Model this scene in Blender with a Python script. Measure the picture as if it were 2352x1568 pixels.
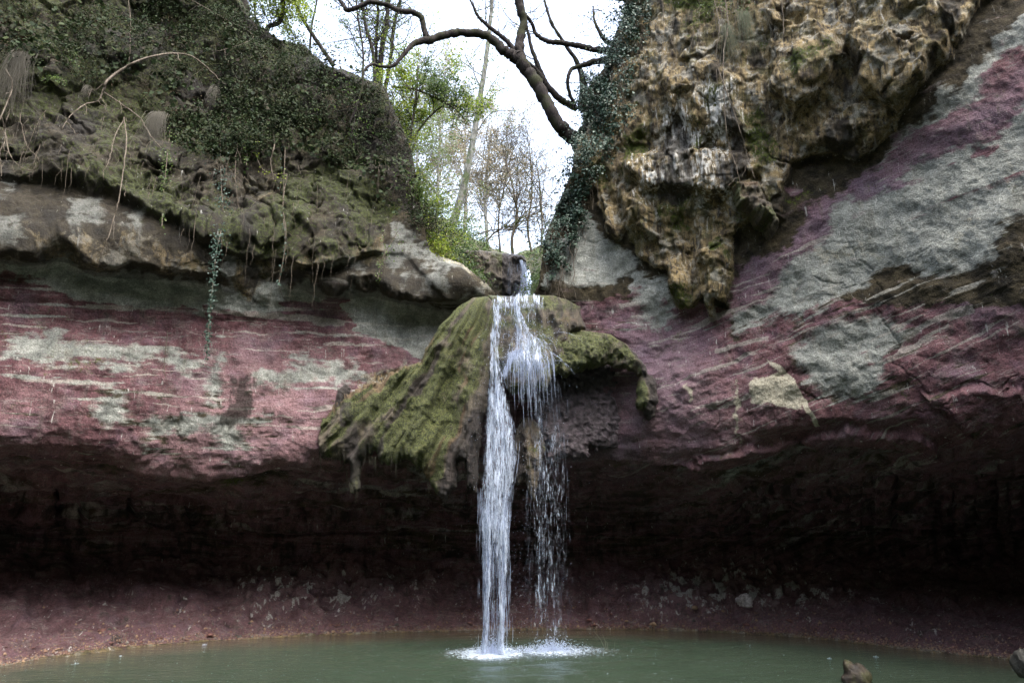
import bpy, math, random
import numpy as np
from mathutils import Vector

# ------------------------------------------------------------------ camera, world, light
scene = bpy.context.scene
for o in list(bpy.data.objects):
    bpy.data.objects.remove(o)
R = math.radians
PITCH, CAMZ, FOC = 15.0, 1.7, 1568.0
cam_d = bpy.data.cameras.new("camera")
cam = bpy.data.objects.new("camera", cam_d)
scene.collection.objects.link(cam)
cam.location = (0, 0, CAMZ)
cam.rotation_euler = (R(90 + PITCH), 0, 0)
cam_d.sensor_width = 36
cam_d.lens = 24
cam_d.clip_start = 0.05
cam_d.clip_end = 2000
scene.camera = cam
SUN_EL, SUN_ROT = 62, 140          # high soft sun behind thin cloud
world = bpy.data.worlds.new("World")
scene.world = world
world.use_nodes = True
wn = world.node_tree
wn.nodes.clear()
sky = wn.nodes.new("ShaderNodeTexSky")
sky.sky_type = 'NISHITA'
sky.sun_disc = False
sky.sun_elevation = R(SUN_EL)
sky.sun_rotation = R(SUN_ROT)
sky.dust_density = 4
sky.ozone_density = 1
hs = wn.nodes.new("ShaderNodeHueSaturation")
hs.inputs["Saturation"].default_value = 0.62       # overcast: less blue than a clear sky
bg = wn.nodes.new("ShaderNodeBackground")
bg.inputs[1].default_value = 0.15
wo = wn.nodes.new("ShaderNodeOutputWorld")
wn.links.new(sky.outputs[0], hs.inputs["Color"])
wn.links.new(hs.outputs[0], bg.inputs[0])
wn.links.new(bg.outputs[0], wo.inputs[0])
sl = bpy.data.lights.new("sun", 'SUN')
sl.energy = 0.5
sl.angle = R(40)
sl.color = (1.0, 0.96, 0.9)
sun = bpy.data.objects.new("sun", sl)
scene.collection.objects.link(sun)
sd_ = Vector((math.sin(R(SUN_ROT)) * math.cos(R(SUN_EL)), math.cos(R(SUN_ROT)) * math.cos(R(SUN_EL)), math.sin(R(SUN_EL))))
sun.rotation_euler = sd_.to_track_quat('Z', 'Y').to_euler()
scene.view_settings.view_transform = 'Standard'
scene.view_settings.look = 'None'
scene.view_settings.gamma = 1
scene.view_settings.exposure = 2.78
try:
    scene.cycles.max_bounces = 8
    scene.cycles.transparent_max_bounces = 24
    scene.cycles.use_denoising = True
except Exception:
    pass

rng = np.random.default_rng(7)
random.seed(7)
CP, SP = math.cos(R(PITCH)), math.sin(R(PITCH))


def P(u, v, Y):
    """world point seen at design coordinates (u, v), standing at distance Y"""
    up = 784.0 - np.asarray(v, float)
    dy = FOC * CP - up * SP
    dz = FOC * SP + up * CP
    t = np.asarray(Y, float) / dy
    return np.stack(np.broadcast_arrays((np.asarray(u, float) - 1176.0) * t, np.asarray(Y, float), CAMZ + dz * t), -1)


def Yz(v, z):
    """distance at which row v meets height z"""
    up = 784.0 - np.asarray(v, float)
    return (z - CAMZ) / (FOC * SP + up * CP) * (FOC * CP - up * SP)


# ------------------------------------------------------------------ noise in numpy
_T = rng.random((64, 64, 64)).astype(np.float32)


def vnoise(p):
    i = np.floor(p).astype(np.int64)
    f = (p - i).astype(np.float32)
    f = f * f * f * (f * (f * 6 - 15) + 10)
    i0 = i & 63
    i1 = (i + 1) & 63
    x0, y0, z0 = i0[..., 0], i0[..., 1], i0[..., 2]
    x1, y1, z1 = i1[..., 0], i1[..., 1], i1[..., 2]
    fx, fy, fz = f[..., 0], f[..., 1], f[..., 2]
    a = _T[x0, y0, z0] * (1 - fx) + _T[x1, y0, z0] * fx
    b = _T[x0, y1, z0] * (1 - fx) + _T[x1, y1, z0] * fx
    c = _T[x0, y0, z1] * (1 - fx) + _T[x1, y0, z1] * fx
    d = _T[x0, y1, z1] * (1 - fx) + _T[x1, y1, z1] * fx
    return (a * (1 - fy) + b * fy) * (1 - fz) + (c * (1 - fy) + d * fy) * fz


def fbm(p, s=1.0, oct=4, gain=0.5, off=0.0, ridge=False):
    """-1..1 fractal noise; s is the frequency (scalar or per axis)"""
    q = np.asarray(p) * np.asarray(s) + off + 31.7
    out = 0
    a, tot = 1.0, 0.0
    c, sn = math.cos(0.6), math.sin(0.6)
    for k in range(oct):
        n = vnoise(q) * 2 - 1
        if ridge:
            n = 1 - 2 * np.abs(n)
        out = out + n * a
        tot += a
        a *= gain
        q = np.stack((q[..., 0] * c - q[..., 2] * sn, q[..., 1] + 7.3, q[..., 0] * sn + q[..., 2] * c), -1) * 2.03
    return out / tot * 1.6


def cells(p, s, off=0.0):
    """cellular noise: distance to the nearest and second nearest seed, and the nearest cell's own value"""
    q = (np.asarray(p) * np.asarray(s) + off + 50).reshape(-1, 3)
    i = np.floor(q).astype(np.int64)
    f1 = np.full(len(q), 9.0, np.float32); f2 = f1.copy(); val = np.zeros(len(q), np.float32)
    for dx in (-1, 0, 1):
        for dy in (-1, 0, 1):
            for dz in (-1, 0, 1):
                c = i + np.array([dx, dy, dz])
                a, b, d = c[:, 0] & 63, c[:, 1] & 63, c[:, 2] & 63
                px = c[:, 0] + _T[a, b, d]; py = c[:, 1] + _T[b, d, a]; pz = c[:, 2] + _T[d, a, b]
                r = np.sqrt((q[:, 0] - px) ** 2 + (q[:, 1] - py) ** 2 + (q[:, 2] - pz) ** 2).astype(np.float32)
                m = r < f1
                f2 = np.where(m, f1, np.minimum(f2, r)); f1 = np.where(m, r, f1)
                val = np.where(m, _T[(a + 7) & 63, b, (d + 3) & 63], val)
    sh = np.asarray(p).shape[:-1]
    return f1.reshape(sh), f2.reshape(sh), val.reshape(sh)


def sstep(a, b, x):
    t = np.clip((x - a) / (b - a), 0, 1)
    return t * t * (3 - 2 * t)


def curve(pts):
    xs = np.array([p[0] for p in pts], float)
    ys = np.array([p[1] for p in pts], float)

    def f(x):
        return np.interp(x, xs, ys)
    return f


def scurve(pts):
    """interpolation without kinks (monotone cubic)"""
    xs = np.array([p[0] for p in pts], float)
    ys = np.array([p[1] for p in pts], float)
    h = np.diff(xs)
    d = np.diff(ys) / h
    m = np.zeros(len(xs))
    m[1:-1] = np.where(d[:-1] * d[1:] > 0, 2 * d[:-1] * d[1:] / (d[:-1] + d[1:] + 1e-12 * np.sign(d[:-1] + d[1:] + 1e-20)), 0)
    m[0], m[-1] = d[0], d[-1]

    def f(x):
        x = np.clip(x, xs[0], xs[-1])
        k = np.clip(np.searchsorted(xs, x) - 1, 0, len(h) - 1)
        t = (x - xs[k]) / h[k]
        return ((2 * t**3 - 3 * t**2 + 1) * ys[k] + (t**3 - 2 * t**2 + t) * h[k] * m[k]
                + (-2 * t**3 + 3 * t**2) * ys[k + 1] + (t**3 - t**2) * h[k] * m[k + 1])
    return f


def sdf(U, V, poly, margin=60.0):
    """signed distance to a polygon, positive inside; -margin far away"""
    pts = np.array(poly, float)
    out = np.full(U.shape, -margin, np.float32)
    m = (U > pts[:, 0].min() - margin) & (U < pts[:, 0].max() + margin) & (V > pts[:, 1].min() - margin) & (V < pts[:, 1].max() + margin)
    if not m.any():
        return out
    u, v = U[m], V[m]
    best = np.full(u.shape, 1e9)
    ins = np.zeros(u.shape, bool)
    n = len(pts)
    for i in range(n):
        ax, ay = pts[i]
        bx, by = pts[(i + 1) % n]
        ex, ey = bx - ax, by - ay
        t = np.clip(((u - ax) * ex + (v - ay) * ey) / (ex * ex + ey * ey + 1e-9), 0, 1)
        best = np.minimum(best, (u - ax - t * ex) ** 2 + (v - ay - t * ey) ** 2)
        if ay != by:
            ins ^= ((ay > v) != (by > v)) & (u < (bx - ax) * (v - ay) / (by - ay) + ax)
    d = np.sqrt(best)
    out[m] = np.where(ins, d, -d)
    return out


# ------------------------------------------------------------------ objects
def link(name, me, mat=None, parent=None, smooth=True):
    if mat is not None:
        me.materials.append(mat)
    o = bpy.data.objects.new(name, me)
    scene.collection.objects.link(o)
    if parent is not None:
        o.parent = parent
    return o


def mesh_np(name, verts, faces, smooth=True, attrs=None):
    """verts (n,3); faces (m,k) array or list of such arrays"""
    me = bpy.data.meshes.new(name)
    if not isinstance(faces, list):
        faces = [faces]
    faces = [np.asarray(f, np.int32) for f in faces if len(f)]
    nl = sum(f.size for f in faces)
    nf = sum(len(f) for f in faces)
    me.vertices.add(len(verts))
    me.vertices.foreach_set("co", np.ascontiguousarray(verts, np.float32).ravel())
    me.loops.add(nl)
    me.loops.foreach_set("vertex_index", np.concatenate([f.ravel() for f in faces]))
    me.polygons.add(nf)
    cnt = np.concatenate([np.full(len(f), f.shape[1], np.int32) for f in faces])
    st = np.concatenate(([0], np.cumsum(cnt)[:-1])).astype(np.int32)
    me.polygons.foreach_set("loop_start", st)
    me.polygons.foreach_set("use_smooth", np.full(nf, smooth))
    for k, a in (attrs or {}).items():
        at = me.attributes.new(k, 'FLOAT_COLOR', 'POINT')
        at.data.foreach_set("color", np.ascontiguousarray(a, np.float32).ravel())
    me.update(calc_edges=True)
    me.validate()
    return me


def tag(o, label=None, cat=None, group=None, kind=None):
    if label: o["label"] = label
    if cat: o["category"] = cat
    if group: o["group"] = group
    if kind: o["kind"] = kind
    return o


def empty(name, loc, label=None, cat=None, group=None, kind=None):
    o = bpy.data.objects.new(name, None)
    o.empty_display_size = 0.2
    o.location = loc
    scene.collection.objects.link(o)
    bpy.context.view_layer.update()
    return tag(o, label, cat, group, kind)


def under(child, parent):
    child.parent = parent
    child.matrix_parent_inverse = parent.matrix_basis.inverted()
    return child


class MB:
    """collects shapes into one mesh"""
    def __init__(s):
        s.v, s.f3, s.f4, s.n = [], [], [], 0

    def add(s, v, f):
        f = np.asarray(f)
        s.v.append(np.asarray(v, float))
        (s.f3 if f.shape[1] == 3 else s.f4).append(f + s.n)
        s.n += len(v)

    def tube(s, pts, rad, sides=6, cap=True):
        pts = np.asarray(pts, float)
        rad = np.broadcast_to(np.asarray(rad, float), (len(pts),))
        t = np.gradient(pts, axis=0)
        t /= np.linalg.norm(t, axis=1, keepdims=True) + 1e-9
        ref = np.array([0.13, 1.0, 0.21])
        a = np.cross(t, ref)
        bad = np.linalg.norm(a, axis=1) < 0.15
        if bad.any():
            a[bad] = np.cross(t[bad], [1.0, 0.1, 0.0])
        a /= np.linalg.norm(a, axis=1, keepdims=True)
        b = np.cross(t, a)
        th = np.linspace(0, 2 * math.pi, sides, endpoint=False)
        ring = pts[:, None] + rad[:, None, None] * (a[:, None] * np.cos(th)[None, :, None] + b[:, None] * np.sin(th)[None, :, None])
        n = len(pts)
        i = np.arange(n - 1)[:, None] * sides
        j = np.arange(sides)[None]
        k = (j + 1) % sides
        f = np.stack((i + j, i + k, i + sides + k, i + sides + j), -1).reshape(-1, 4)
        s.add(ring.reshape(-1, 3), f)

    def build(s, name, mat, parent=None, smooth=True):
        if not s.v:
            return None
        fs = []
        if s.f4: fs.append(np.concatenate(s.f4))
        if s.f3: fs.append(np.concatenate(s.f3))
        o = link(name, mesh_np(name, np.concatenate(s.v), fs, smooth), mat)
        if name in ("twigs", "stems", "flying_drops", "splash", "drop_veil"):
            o["kind"] = "stuff"
        if parent is not None:
            under(o, parent)
        return o


def smooth_path(pts, n=8, rough=0.0, seed=0):
    """Catmull-Rom through the points (any dimension), with a little knobbly noise"""
    p = np.asarray(pts, float)
    p = np.vstack((2 * p[0] - p[1], p, 2 * p[-1] - p[-2]))
    out = []
    for i in range(1, len(p) - 2):
        t = np.linspace(0, 1, n, endpoint=False)[:, None]
        a, b, c, d = p[i - 1], p[i], p[i + 1], p[i + 2]
        out.append(0.5 * (2 * b + (c - a) * t + (2 * a - 5 * b + 4 * c - d) * t**2 + (3 * b - a - 3 * c + d) * t**3))
    out.append(p[-2][None])
    out = np.concatenate(out)
    if rough:
        r = np.random.default_rng(seed)
        out[:, :3] += r.normal(0, rough, (len(out), 3))
    return out


# ------------------------------------------------------------------ materials
def mat_new(name):
    m = bpy.data.materials.new(name)
    m.use_nodes = True
    nt = m.node_tree
    nt.nodes.clear()
    return m, nt


class G:
    """small node-graph helper"""
    def __init__(s, nt):
        s.nt = nt
        s.co = nt.nodes.new("ShaderNodeTexCoord").outputs["Object"]

    def n(s, t, **kw):
        nd = s.nt.nodes.new(t)
        for k, v in kw.items():
            setattr(nd, k, v)
        return nd

    def L(s, a, b):
        if isinstance(a, (int, float)):
            b.default_value = a
        elif isinstance(a, (tuple, list)):
            b.default_value = tuple(a) + ((1,) if len(a) == 3 and len(b.default_value) == 4 else ())
        else:
            s.nt.links.new(a, b)

    def noise(s, scale, detail=6, rough=0.6, vec=None, dist=0.0, stretch=None):
        vec = vec or s.co
        if stretch:
            mp = s.n("ShaderNodeMapping")
            s.L(vec, mp.inputs[0])
            mp.inputs["Scale"].default_value = stretch
            vec = mp.outputs[0]
        nd = s.n("ShaderNodeTexNoise")
        s.L(vec, nd.inputs["Vector"])
        nd.inputs["Scale"].default_value = scale
        nd.inputs["Detail"].default_value = detail
        nd.inputs["Roughness"].default_value = rough
        nd.inputs["Distortion"].default_value = dist
        return nd.outputs[0]

    def math(s, op, a, b=0.0, c=0.0, clamp=False):
        nd = s.n("ShaderNodeMath", operation=op, use_clamp=clamp)
        s.L(a, nd.inputs[0]); s.L(b, nd.inputs[1]); s.L(c, nd.inputs[2])
        return nd.outputs[0]

    def ramp(s, x, a, b, lo=0.0, hi=1.0):
        nd = s.n("ShaderNodeMapRange", interpolation_type='SMOOTHSTEP')
        s.L(x, nd.inputs[0])
        for k, v in zip((1, 2, 3, 4), (a, b, lo, hi)):
            nd.inputs[k].default_value = v
        return nd.outputs[0]

    def mix(s, f, a, b, mode='MIX'):
        nd = s.n("ShaderNodeMix", data_type='RGBA', blend_type=mode)
        s.L(f, nd.inputs[0]); s.L(a, nd.inputs[6]); s.L(b, nd.inputs[7])
        return nd.outputs[2]

    def attr(s, name):
        a = s.n("ShaderNodeAttribute", attribute_name=name)
        sp = s.n("ShaderNodeSeparateColor")
        s.L(a.outputs["Color"], sp.inputs[0])
        return sp.outputs[0], sp.outputs[1], sp.outputs[2], a.outputs["Alpha"]

    def edge(s, m, n, amt=0.5, w=0.1):
        """sharpen a soft mask, its border broken up by noise"""
        x = s.math('MULTIPLY_ADD', s.math('SUBTRACT', n, 0.5), amt, m)
        return s.ramp(x, 0.5 - w, 0.5 + w)

    def out(s, shader):
        o = s.n("ShaderNodeOutputMaterial")
        s.L(shader, o.inputs[0])

    def bump(s, h, strength=0.5, dist=0.02, nrm=None):
        b = s.n("ShaderNodeBump")
        b.inputs["Strength"].default_value = strength
        b.inputs["Distance"].default_value = dist
        s.L(h, b.inputs["Height"])
        if nrm: s.L(nrm, b.inputs["Normal"])
        return b.outputs[0]

    def pbsdf(s, col, rough=0.8, nrm=None, spec=0.4, **kw):
        b = s.n("ShaderNodeBsdfPrincipled")
        s.L(col, b.inputs["Base Color"])
        s.L(rough, b.inputs["Roughness"])
        s.L(spec, b.inputs["Specular IOR Level"])
        if nrm: s.L(nrm, b.inputs["Normal"])
        for k, v in kw.items():
            s.L(v, b.inputs[k.replace("_", " ")])
        return b.outputs[0]


def rock_material():
    m, nt = mat_new("rock_strata")
    g = G(nt)
    n1 = g.noise(5, 8, 0.65)
    n2 = g.noise(24, 8, 0.7)
    n3 = g.noise(55, 4, 0.75)
    nb = g.noise(4.2, 9, 0.72, dist=.4)
    nv = g.noise(7, 6, 0.6, stretch=(1, 1, 0.16))       # runs down the wall
    nv2 = g.noise(22, 5, 0.6, stretch=(1, 1, 0.12))
    red, grn, moss, crust = g.attr("mask_a")
    stain_shade, white, soil, wet = g.attr("mask_b")
    vio, pink, cream_glint, streak = g.attr("mask_c")
    bc = g.n("ShaderNodeAttribute", attribute_name="bedding").outputs["Vector"]
    sb = g.noise(1.0, 7, .68, vec=bc, stretch=(1.2, 9, 1), dist=.3)
    sb2 = g.noise(1.0, 6, .7, vec=bc, stretch=(3, 26, 2), dist=.2)
    brk = g.math('ADD', g.math('MULTIPLY', nb, .38), g.math('MULTIPLY', sb, .62))
    olive = g.mix(g.ramp(n1, .35, .65), (.016, .013, .007), (.072, .058, .032))
    blue = g.mix(g.ramp(n1, .3, .7), (.20, .215, .198), (.40, .415, .375))
    blue = g.mix(g.math('MULTIPLY', g.ramp(nv, .5, .75), .45), blue, (.20, .185, .13))
    col = g.mix(g.edge(grn, brk, 3.0, .26), olive, blue)
    r = g.mix(g.ramp(n1, .3, .7), (.085, .038, .045), (.215, .112, .122))
    r = g.mix(g.math('MULTIPLY', g.ramp(n2, .45, .7), .5), r, (.135, .052, .055))
    r = g.mix(g.math('MULTIPLY', g.ramp(nb, .52, .66), .5), r, (.22, .195, .175))
    r = g.mix(g.math('MULTIPLY', vio, .85), r, (.20, .150, .195))
    r = g.mix(g.math('MULTIPLY', pink, .7), r, (.34, .215, .225))
    r = g.mix(g.math('MULTIPLY', g.ramp(g.noise(3, 5, .6), .5, .68), .35), r, (.17, .115, .16))
    col = g.mix(g.edge(red, brk, 3.4, .27), col, r)
    # thin pale and dark beds
    col = g.mix(g.math('MULTIPLY', g.math('MULTIPLY', g.ramp(sb2, .55, .64), red), .55), col, (.28, .245, .235))
    col = g.mix(g.math('MULTIPLY', g.math('MULTIPLY', g.ramp(sb2, .44, .36), red), .5), col, (.08, .035, .04))
    col = g.mix(g.math('MULTIPLY', g.math('MULTIPLY', g.ramp(nv, .56, .68), red), .35), col, (.26, .21, .195))
    col = g.mix(g.math('MULTIPLY', g.edge(streak, sb, 2.2, .16), .6), col, (.40, .39, .34))
    col = g.mix(g.edge(cream_glint, nb, 1.5, .15), col, (.46, .43, .33))
    # ochre crust
    oc = g.mix(g.ramp(nv, .32, .62), (.055, .042, .025), (.31, .235, .115))
    oc = g.mix(g.math('MULTIPLY', g.ramp(nv2, .55, .7), .8), oc, (.42, .385, .30))
    oc = g.mix(g.math('MULTIPLY', g.ramp(nv2, .47, .37), .9), oc, (.030, .028, .028))
    oc = g.mix(g.math('MULTIPLY', g.ramp(g.noise(2.3, 5, .6), .5, .62), .6), oc, (.085, .085, .032))
    oc = g.mix(g.math('MULTIPLY', g.ramp(nb, .50, .60), .7), oc, (.36, .35, .30))
    oc = g.mix(g.math('MULTIPLY', g.ramp(nb, .44, .36), .75), oc, (.042, .034, .028))
    col = g.mix(g.edge(crust, nb, 2.0, .14), col, oc)
    sl = g.mix(n2, (.007, .006, .005), (.028, .023, .016))
    col = g.mix(g.edge(soil, nb, 2.4, .22), col, sl)
    ms = g.mix(g.ramp(n2, .35, .65), (.012, .018, .003), (.070, .090, .010))
    col = g.mix(g.edge(moss, g.math('ADD', g.math('MULTIPLY', nb, .5), g.math('MULTIPLY', n2, .5)), 3.2, .2), col, ms)
    col = g.mix(g.math('MULTIPLY', g.edge(white, nv2, 2.6, .14), .85), col, (.62, .62, .58))
    col = g.mix(g.math('MULTIPLY', g.edge(stain_shade, nv, 2.2, .25), .85), col, (.022, .019, .016))
    # grain, and shading of pits multiplied into the colour
    col = g.mix(.55, col, g.mix(g.ramp(n3, .36, .64), (.42, .42, .42), (1.45, 1.45, 1.45)), 'MULTIPLY')
    col = g.mix(.35, col, g.mix(g.ramp(n2, .3, .7), (.45, .45, .45), (1.35, 1.35, 1.35)), 'MULTIPLY')
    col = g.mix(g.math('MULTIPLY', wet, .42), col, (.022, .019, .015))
    rough = g.math('SUBTRACT', .92, g.math('MULTIPLY', wet, .26))
    h = g.math('ADD', g.math('MULTIPLY', n2, .7), g.math('MULTIPLY', n3, .35))
    nrm = g.bump(n3, .7, .03, g.bump(h, .7, .05))
    g.out(g.pbsdf(col, rough, nrm, .28))
    return m


def tufa_material():
    m, nt = mat_new("mossy_tufa")
    g = G(nt)
    moss, dark, rust, wet = g.attr("mask_a")
    n1 = g.noise(9, 7, .65)
    n2 = g.noise(45, 6, .7)
    nv = g.noise(14, 6, .65, stretch=(1, 1, .22))
    base = g.mix(g.ramp(nv, .35, .65), (.040, .031, .023), (.150, .125, .082))
    ms = g.mix(g.ramp(n2, .35, .65), (.014, .022, .005), (.100, .115, .024))
    ms = g.mix(g.math('MULTIPLY', g.ramp(n1, .52, .66), .7), ms, (.115, .12, .035))
    col = g.mix(g.edge(moss, n1, 1.0, .16), base, ms)
    col = g.mix(g.math('MULTIPLY', g.edge(rust, n1, .8, .16), .8), col, (.12, .072, .038))
    col = g.mix(g.math('MULTIPLY', g.edge(dark, nv, .9, .16), .85), col, (.026, .020, .019))
    col = g.mix(.6, col, g.mix(g.ramp(n2, .3, .7), (.4, .4, .4), (1.4, 1.4, 1.4)), 'MULTIPLY')
    rough = g.math('SUBTRACT', .85, g.math('MULTIPLY', wet, .6))
    nrm = g.bump(g.math('ADD', n2, g.math('MULTIPLY', nv, .8)), 1.0, .05)
    g.out(g.pbsdf(col, rough, nrm, .5))
    return m


def plain_rock(name, a, b, scale=12, rough=.8, mosscol=None):
    m, nt = mat_new(name)
    g = G(nt)
    n1, n2 = g.noise(scale, 8, .65), g.noise(scale * 5, 5, .7)
    col = g.mix(g.ramp(n1, .35, .65), a, b)
    if mosscol:
        col = g.mix(g.ramp(g.noise(scale * .5, 5, .6), .48, .6), col, mosscol)
    g.out(g.pbsdf(col, rough, g.bump(g.math('ADD', n1, g.math('MULTIPLY', n2, .4)), .9, .05)))
    return m


def bark(name, a, b, scale=30, mosscol=None):
    m, nt = mat_new(name)
    g = G(nt)
    n1 = g.noise(scale, 6, .7, stretch=(1, 1, .3))
    n2 = g.noise(3, 4, .6)
    col = g.mix(g.ramp(n1, .35, .65), a, b)
    if mosscol:
        col = g.mix(g.ramp(n2, .48, .62), col, mosscol)
    g.out(g.pbsdf(col, .9, g.bump(n1, .8, .02), .2))
    return m


def leaf(name, cols, transl=.35, rough=.5, spec=.4):
    """leaf colours vary from leaf to leaf"""
    m, nt = mat_new(name)
    g = G(nt)
    geo = g.n("ShaderNodeNewGeometry")
    cr = g.n("ShaderNodeValToRGB")
    cr.color_ramp.interpolation = 'LINEAR'
    els = cr.color_ramp.elements
    while len(els) < len(cols):
        els.new(.5)
    for i, c in enumerate(cols):
        els[i].position = i / max(1, len(cols) - 1)
        els[i].color = tuple(c) + (1,)
    g.L(geo.outputs["Random Per Island"], cr.inputs[0])
    b = g.pbsdf(cr.outputs[0], rough, None, spec)
    t = g.n("ShaderNodeBsdfTranslucent")
    g.L(cr.outputs[0], t.inputs[0])
    mx = g.n("ShaderNodeMixShader")
    mx.inputs[0].default_value = transl
    g.L(b, mx.inputs[1]); g.L(t.outputs[0], mx.inputs[2])
    g.out(mx.outputs[0])
    return m


def water_strand(name, alpha=.85, lo=.3, col=(.52, .60, .76)):
    m, nt = mat_new(name)
    g = G(nt)
    n = g.noise(16, 6, .65, stretch=(3.2, 3.2, .30))
    b = g.pbsdf(col, .25, None, .6)
    tl = g.n("ShaderNodeBsdfTranslucent")
    g.L(col, tl.inputs[0])
    mm = g.n("ShaderNodeMixShader")
    mm.inputs[0].default_value = .35
    g.L(b, mm.inputs[1]); g.L(tl.outputs[0], mm.inputs[2])
    tr = g.n("ShaderNodeBsdfTransparent")
    mx = g.n("ShaderNodeMixShader")
    g.L(g.math('MULTIPLY', g.ramp(n, lo, lo + .28), alpha), mx.inputs[0])
    g.L(tr.outputs[0], mx.inputs[1]); g.L(mm.outputs[0], mx.inputs[2])
    g.out(mx.outputs[0])
    return m


def pool_material():
    m, nt = mat_new("pool_water")
    g = G(nt)
    shal, near, foam, _ = g.attr("mask_a")
    col = g.mix(g.noise(.7, 4, .6), (.020, .033, .021), (.036, .052, .035))
    col = g.mix(shal, col, (.075, .048, .034))
    fo = g.edge(foam, g.noise(22, 8, .75, dist=.8), 3.0, .2)
    col = g.mix(fo, col, (.50, .58, .68))
    nA = g.noise(5, 5, .6, stretch=(1, 2.2, 1))
    nB = g.noise(24, 4, .6)
    h = g.math('ADD', g.math('MULTIPLY', nA, g.math('MULTIPLY_ADD', near, .8, .35)), g.math('MULTIPLY', nB, g.math('MULTIPLY_ADD', near, 1.2, .08)))
    nrm = g.bump(h, .6, .06)
    g.out(g.pbsdf(col, g.math('MULTIPLY_ADD', fo, .5, .04), nrm, .5, IOR=1.33))
    return m


M_ROCK = rock_material()
M_TUFA = tufa_material()
M_LIMB = bark("limb_bark", (.010, .008, .008), (.036, .030, .027), 40, (.024, .026, .012))
M_BARK = bark("tree_bark", (.035, .028, .022), (.11, .095, .075), 30, (.045, .055, .02))
M_PALE = bark("pale_bark", (.13, .13, .12), (.30, .30, .28), 20)
M_GREYB = bark('grey_bark', (.055, .055, .048), (.17, .17, .15), 14, (.05, .065, .03))
M_TWIG = bark("vine_stem", (.07, .056, .042), (.17, .145, .115), 40)
M_IVY = leaf("ivy_leaf", [(.008, .018, .010), (.020, .045, .026), (.045, .085, .062), (.018, .04, .016), (.07, .115, .085), (.012, .028, .014)], .12, .5, .35)
M_DARKLEAF = leaf("undergrowth_leaf", [(.008, .014, .006), (.016, .030, .011), (.028, .045, .017), (.026, .019, .012), (.022, .04, .015), (.045, .06, .022), (.010, .016, .008)], .2, .7, .15)
M_LITTER = leaf("leaf_litter", [(.025, .018, .012), (.05, .035, .022), (.07, .055, .035), (.02, .025, .010)], .15, .9, .1)
M_YELLOW = leaf("yellow_green_leaf", [(.09, .15, .015), (.18, .25, .02), (.28, .32, .04), (.12, .20, .03)], .5)
M_GREEN = leaf("green_leaf", [(.035, .07, .018), (.07, .12, .03), (.12, .17, .04), (.05, .09, .03)], .45)
M_FAR = leaf("autumn_leaf", [(.16, .13, .08), (.26, .20, .12), (.20, .18, .12), (.30, .25, .18), (.14, .15, .08)], .5)
M_FARGREEN = leaf("far_green_leaf", [(.10, .14, .05), (.17, .21, .08), (.14, .17, .09)], .5)
M_DRY = leaf("dry_grass", [(.07, .065, .05), (.15, .14, .11), (.10, .092, .07)], .3, .7)
M_GRASS = leaf("hanging_grass", [(.05, .08, .03), (.10, .12, .06), (.16, .15, .10)], .3, .6)
M_WATER = water_strand("falling_water", .92, .36)
def film_material():
    m, nt = mat_new("water_film")
    wc = (.62, .71, .86)
    g = G(nt)
    den = g.attr("mask_a")[0]
    fc = g.n("ShaderNodeAttribute", attribute_name="flow").outputs["Vector"]
    n = g.noise(1.0, 7, .72, vec=fc, stretch=(34, 1, 3.6), dist=.5)
    nn = g.noise(1.0, 5, .7, vec=fc, stretch=(90, 1, 14), dist=.3)
    x = g.math('ADD', g.math('MULTIPLY', n, .62), g.math('MULTIPLY', nn, .38))
    al = g.ramp(g.math('ADD', g.math('MULTIPLY', g.math('SUBTRACT', x, .5), 5.6), g.math('SUBTRACT', den, .58)), 0.0, .80)
    b = g.pbsdf(wc, .3, g.bump(x, .6, .03), .5)
    tl = g.n("ShaderNodeBsdfTranslucent")
    g.L(wc, tl.inputs[0])
    mm = g.n("ShaderNodeMixShader")
    mm.inputs[0].default_value = .35
    g.L(b, mm.inputs[1]); g.L(tl.outputs[0], mm.inputs[2])
    tr = g.n("ShaderNodeBsdfTransparent")
    mx = g.n("ShaderNodeMixShader")
    g.L(g.math('MULTIPLY', al, .86), mx.inputs[0])
    g.L(tr.outputs[0], mx.inputs[1]); g.L(mm.outputs[0], mx.inputs[2])
    g.out(mx.outputs[0])
    return m


M_FILM = film_material()
M_SHEET = water_strand("thin_water", .62, .43)
M_LIP = water_strand("lip_water", .8, .46)
M_VEIL = water_strand("falling_drops", .55, .40)
M_DROP = water_strand("spray_drop", .9, .15)
M_POOL = pool_material()

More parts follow.
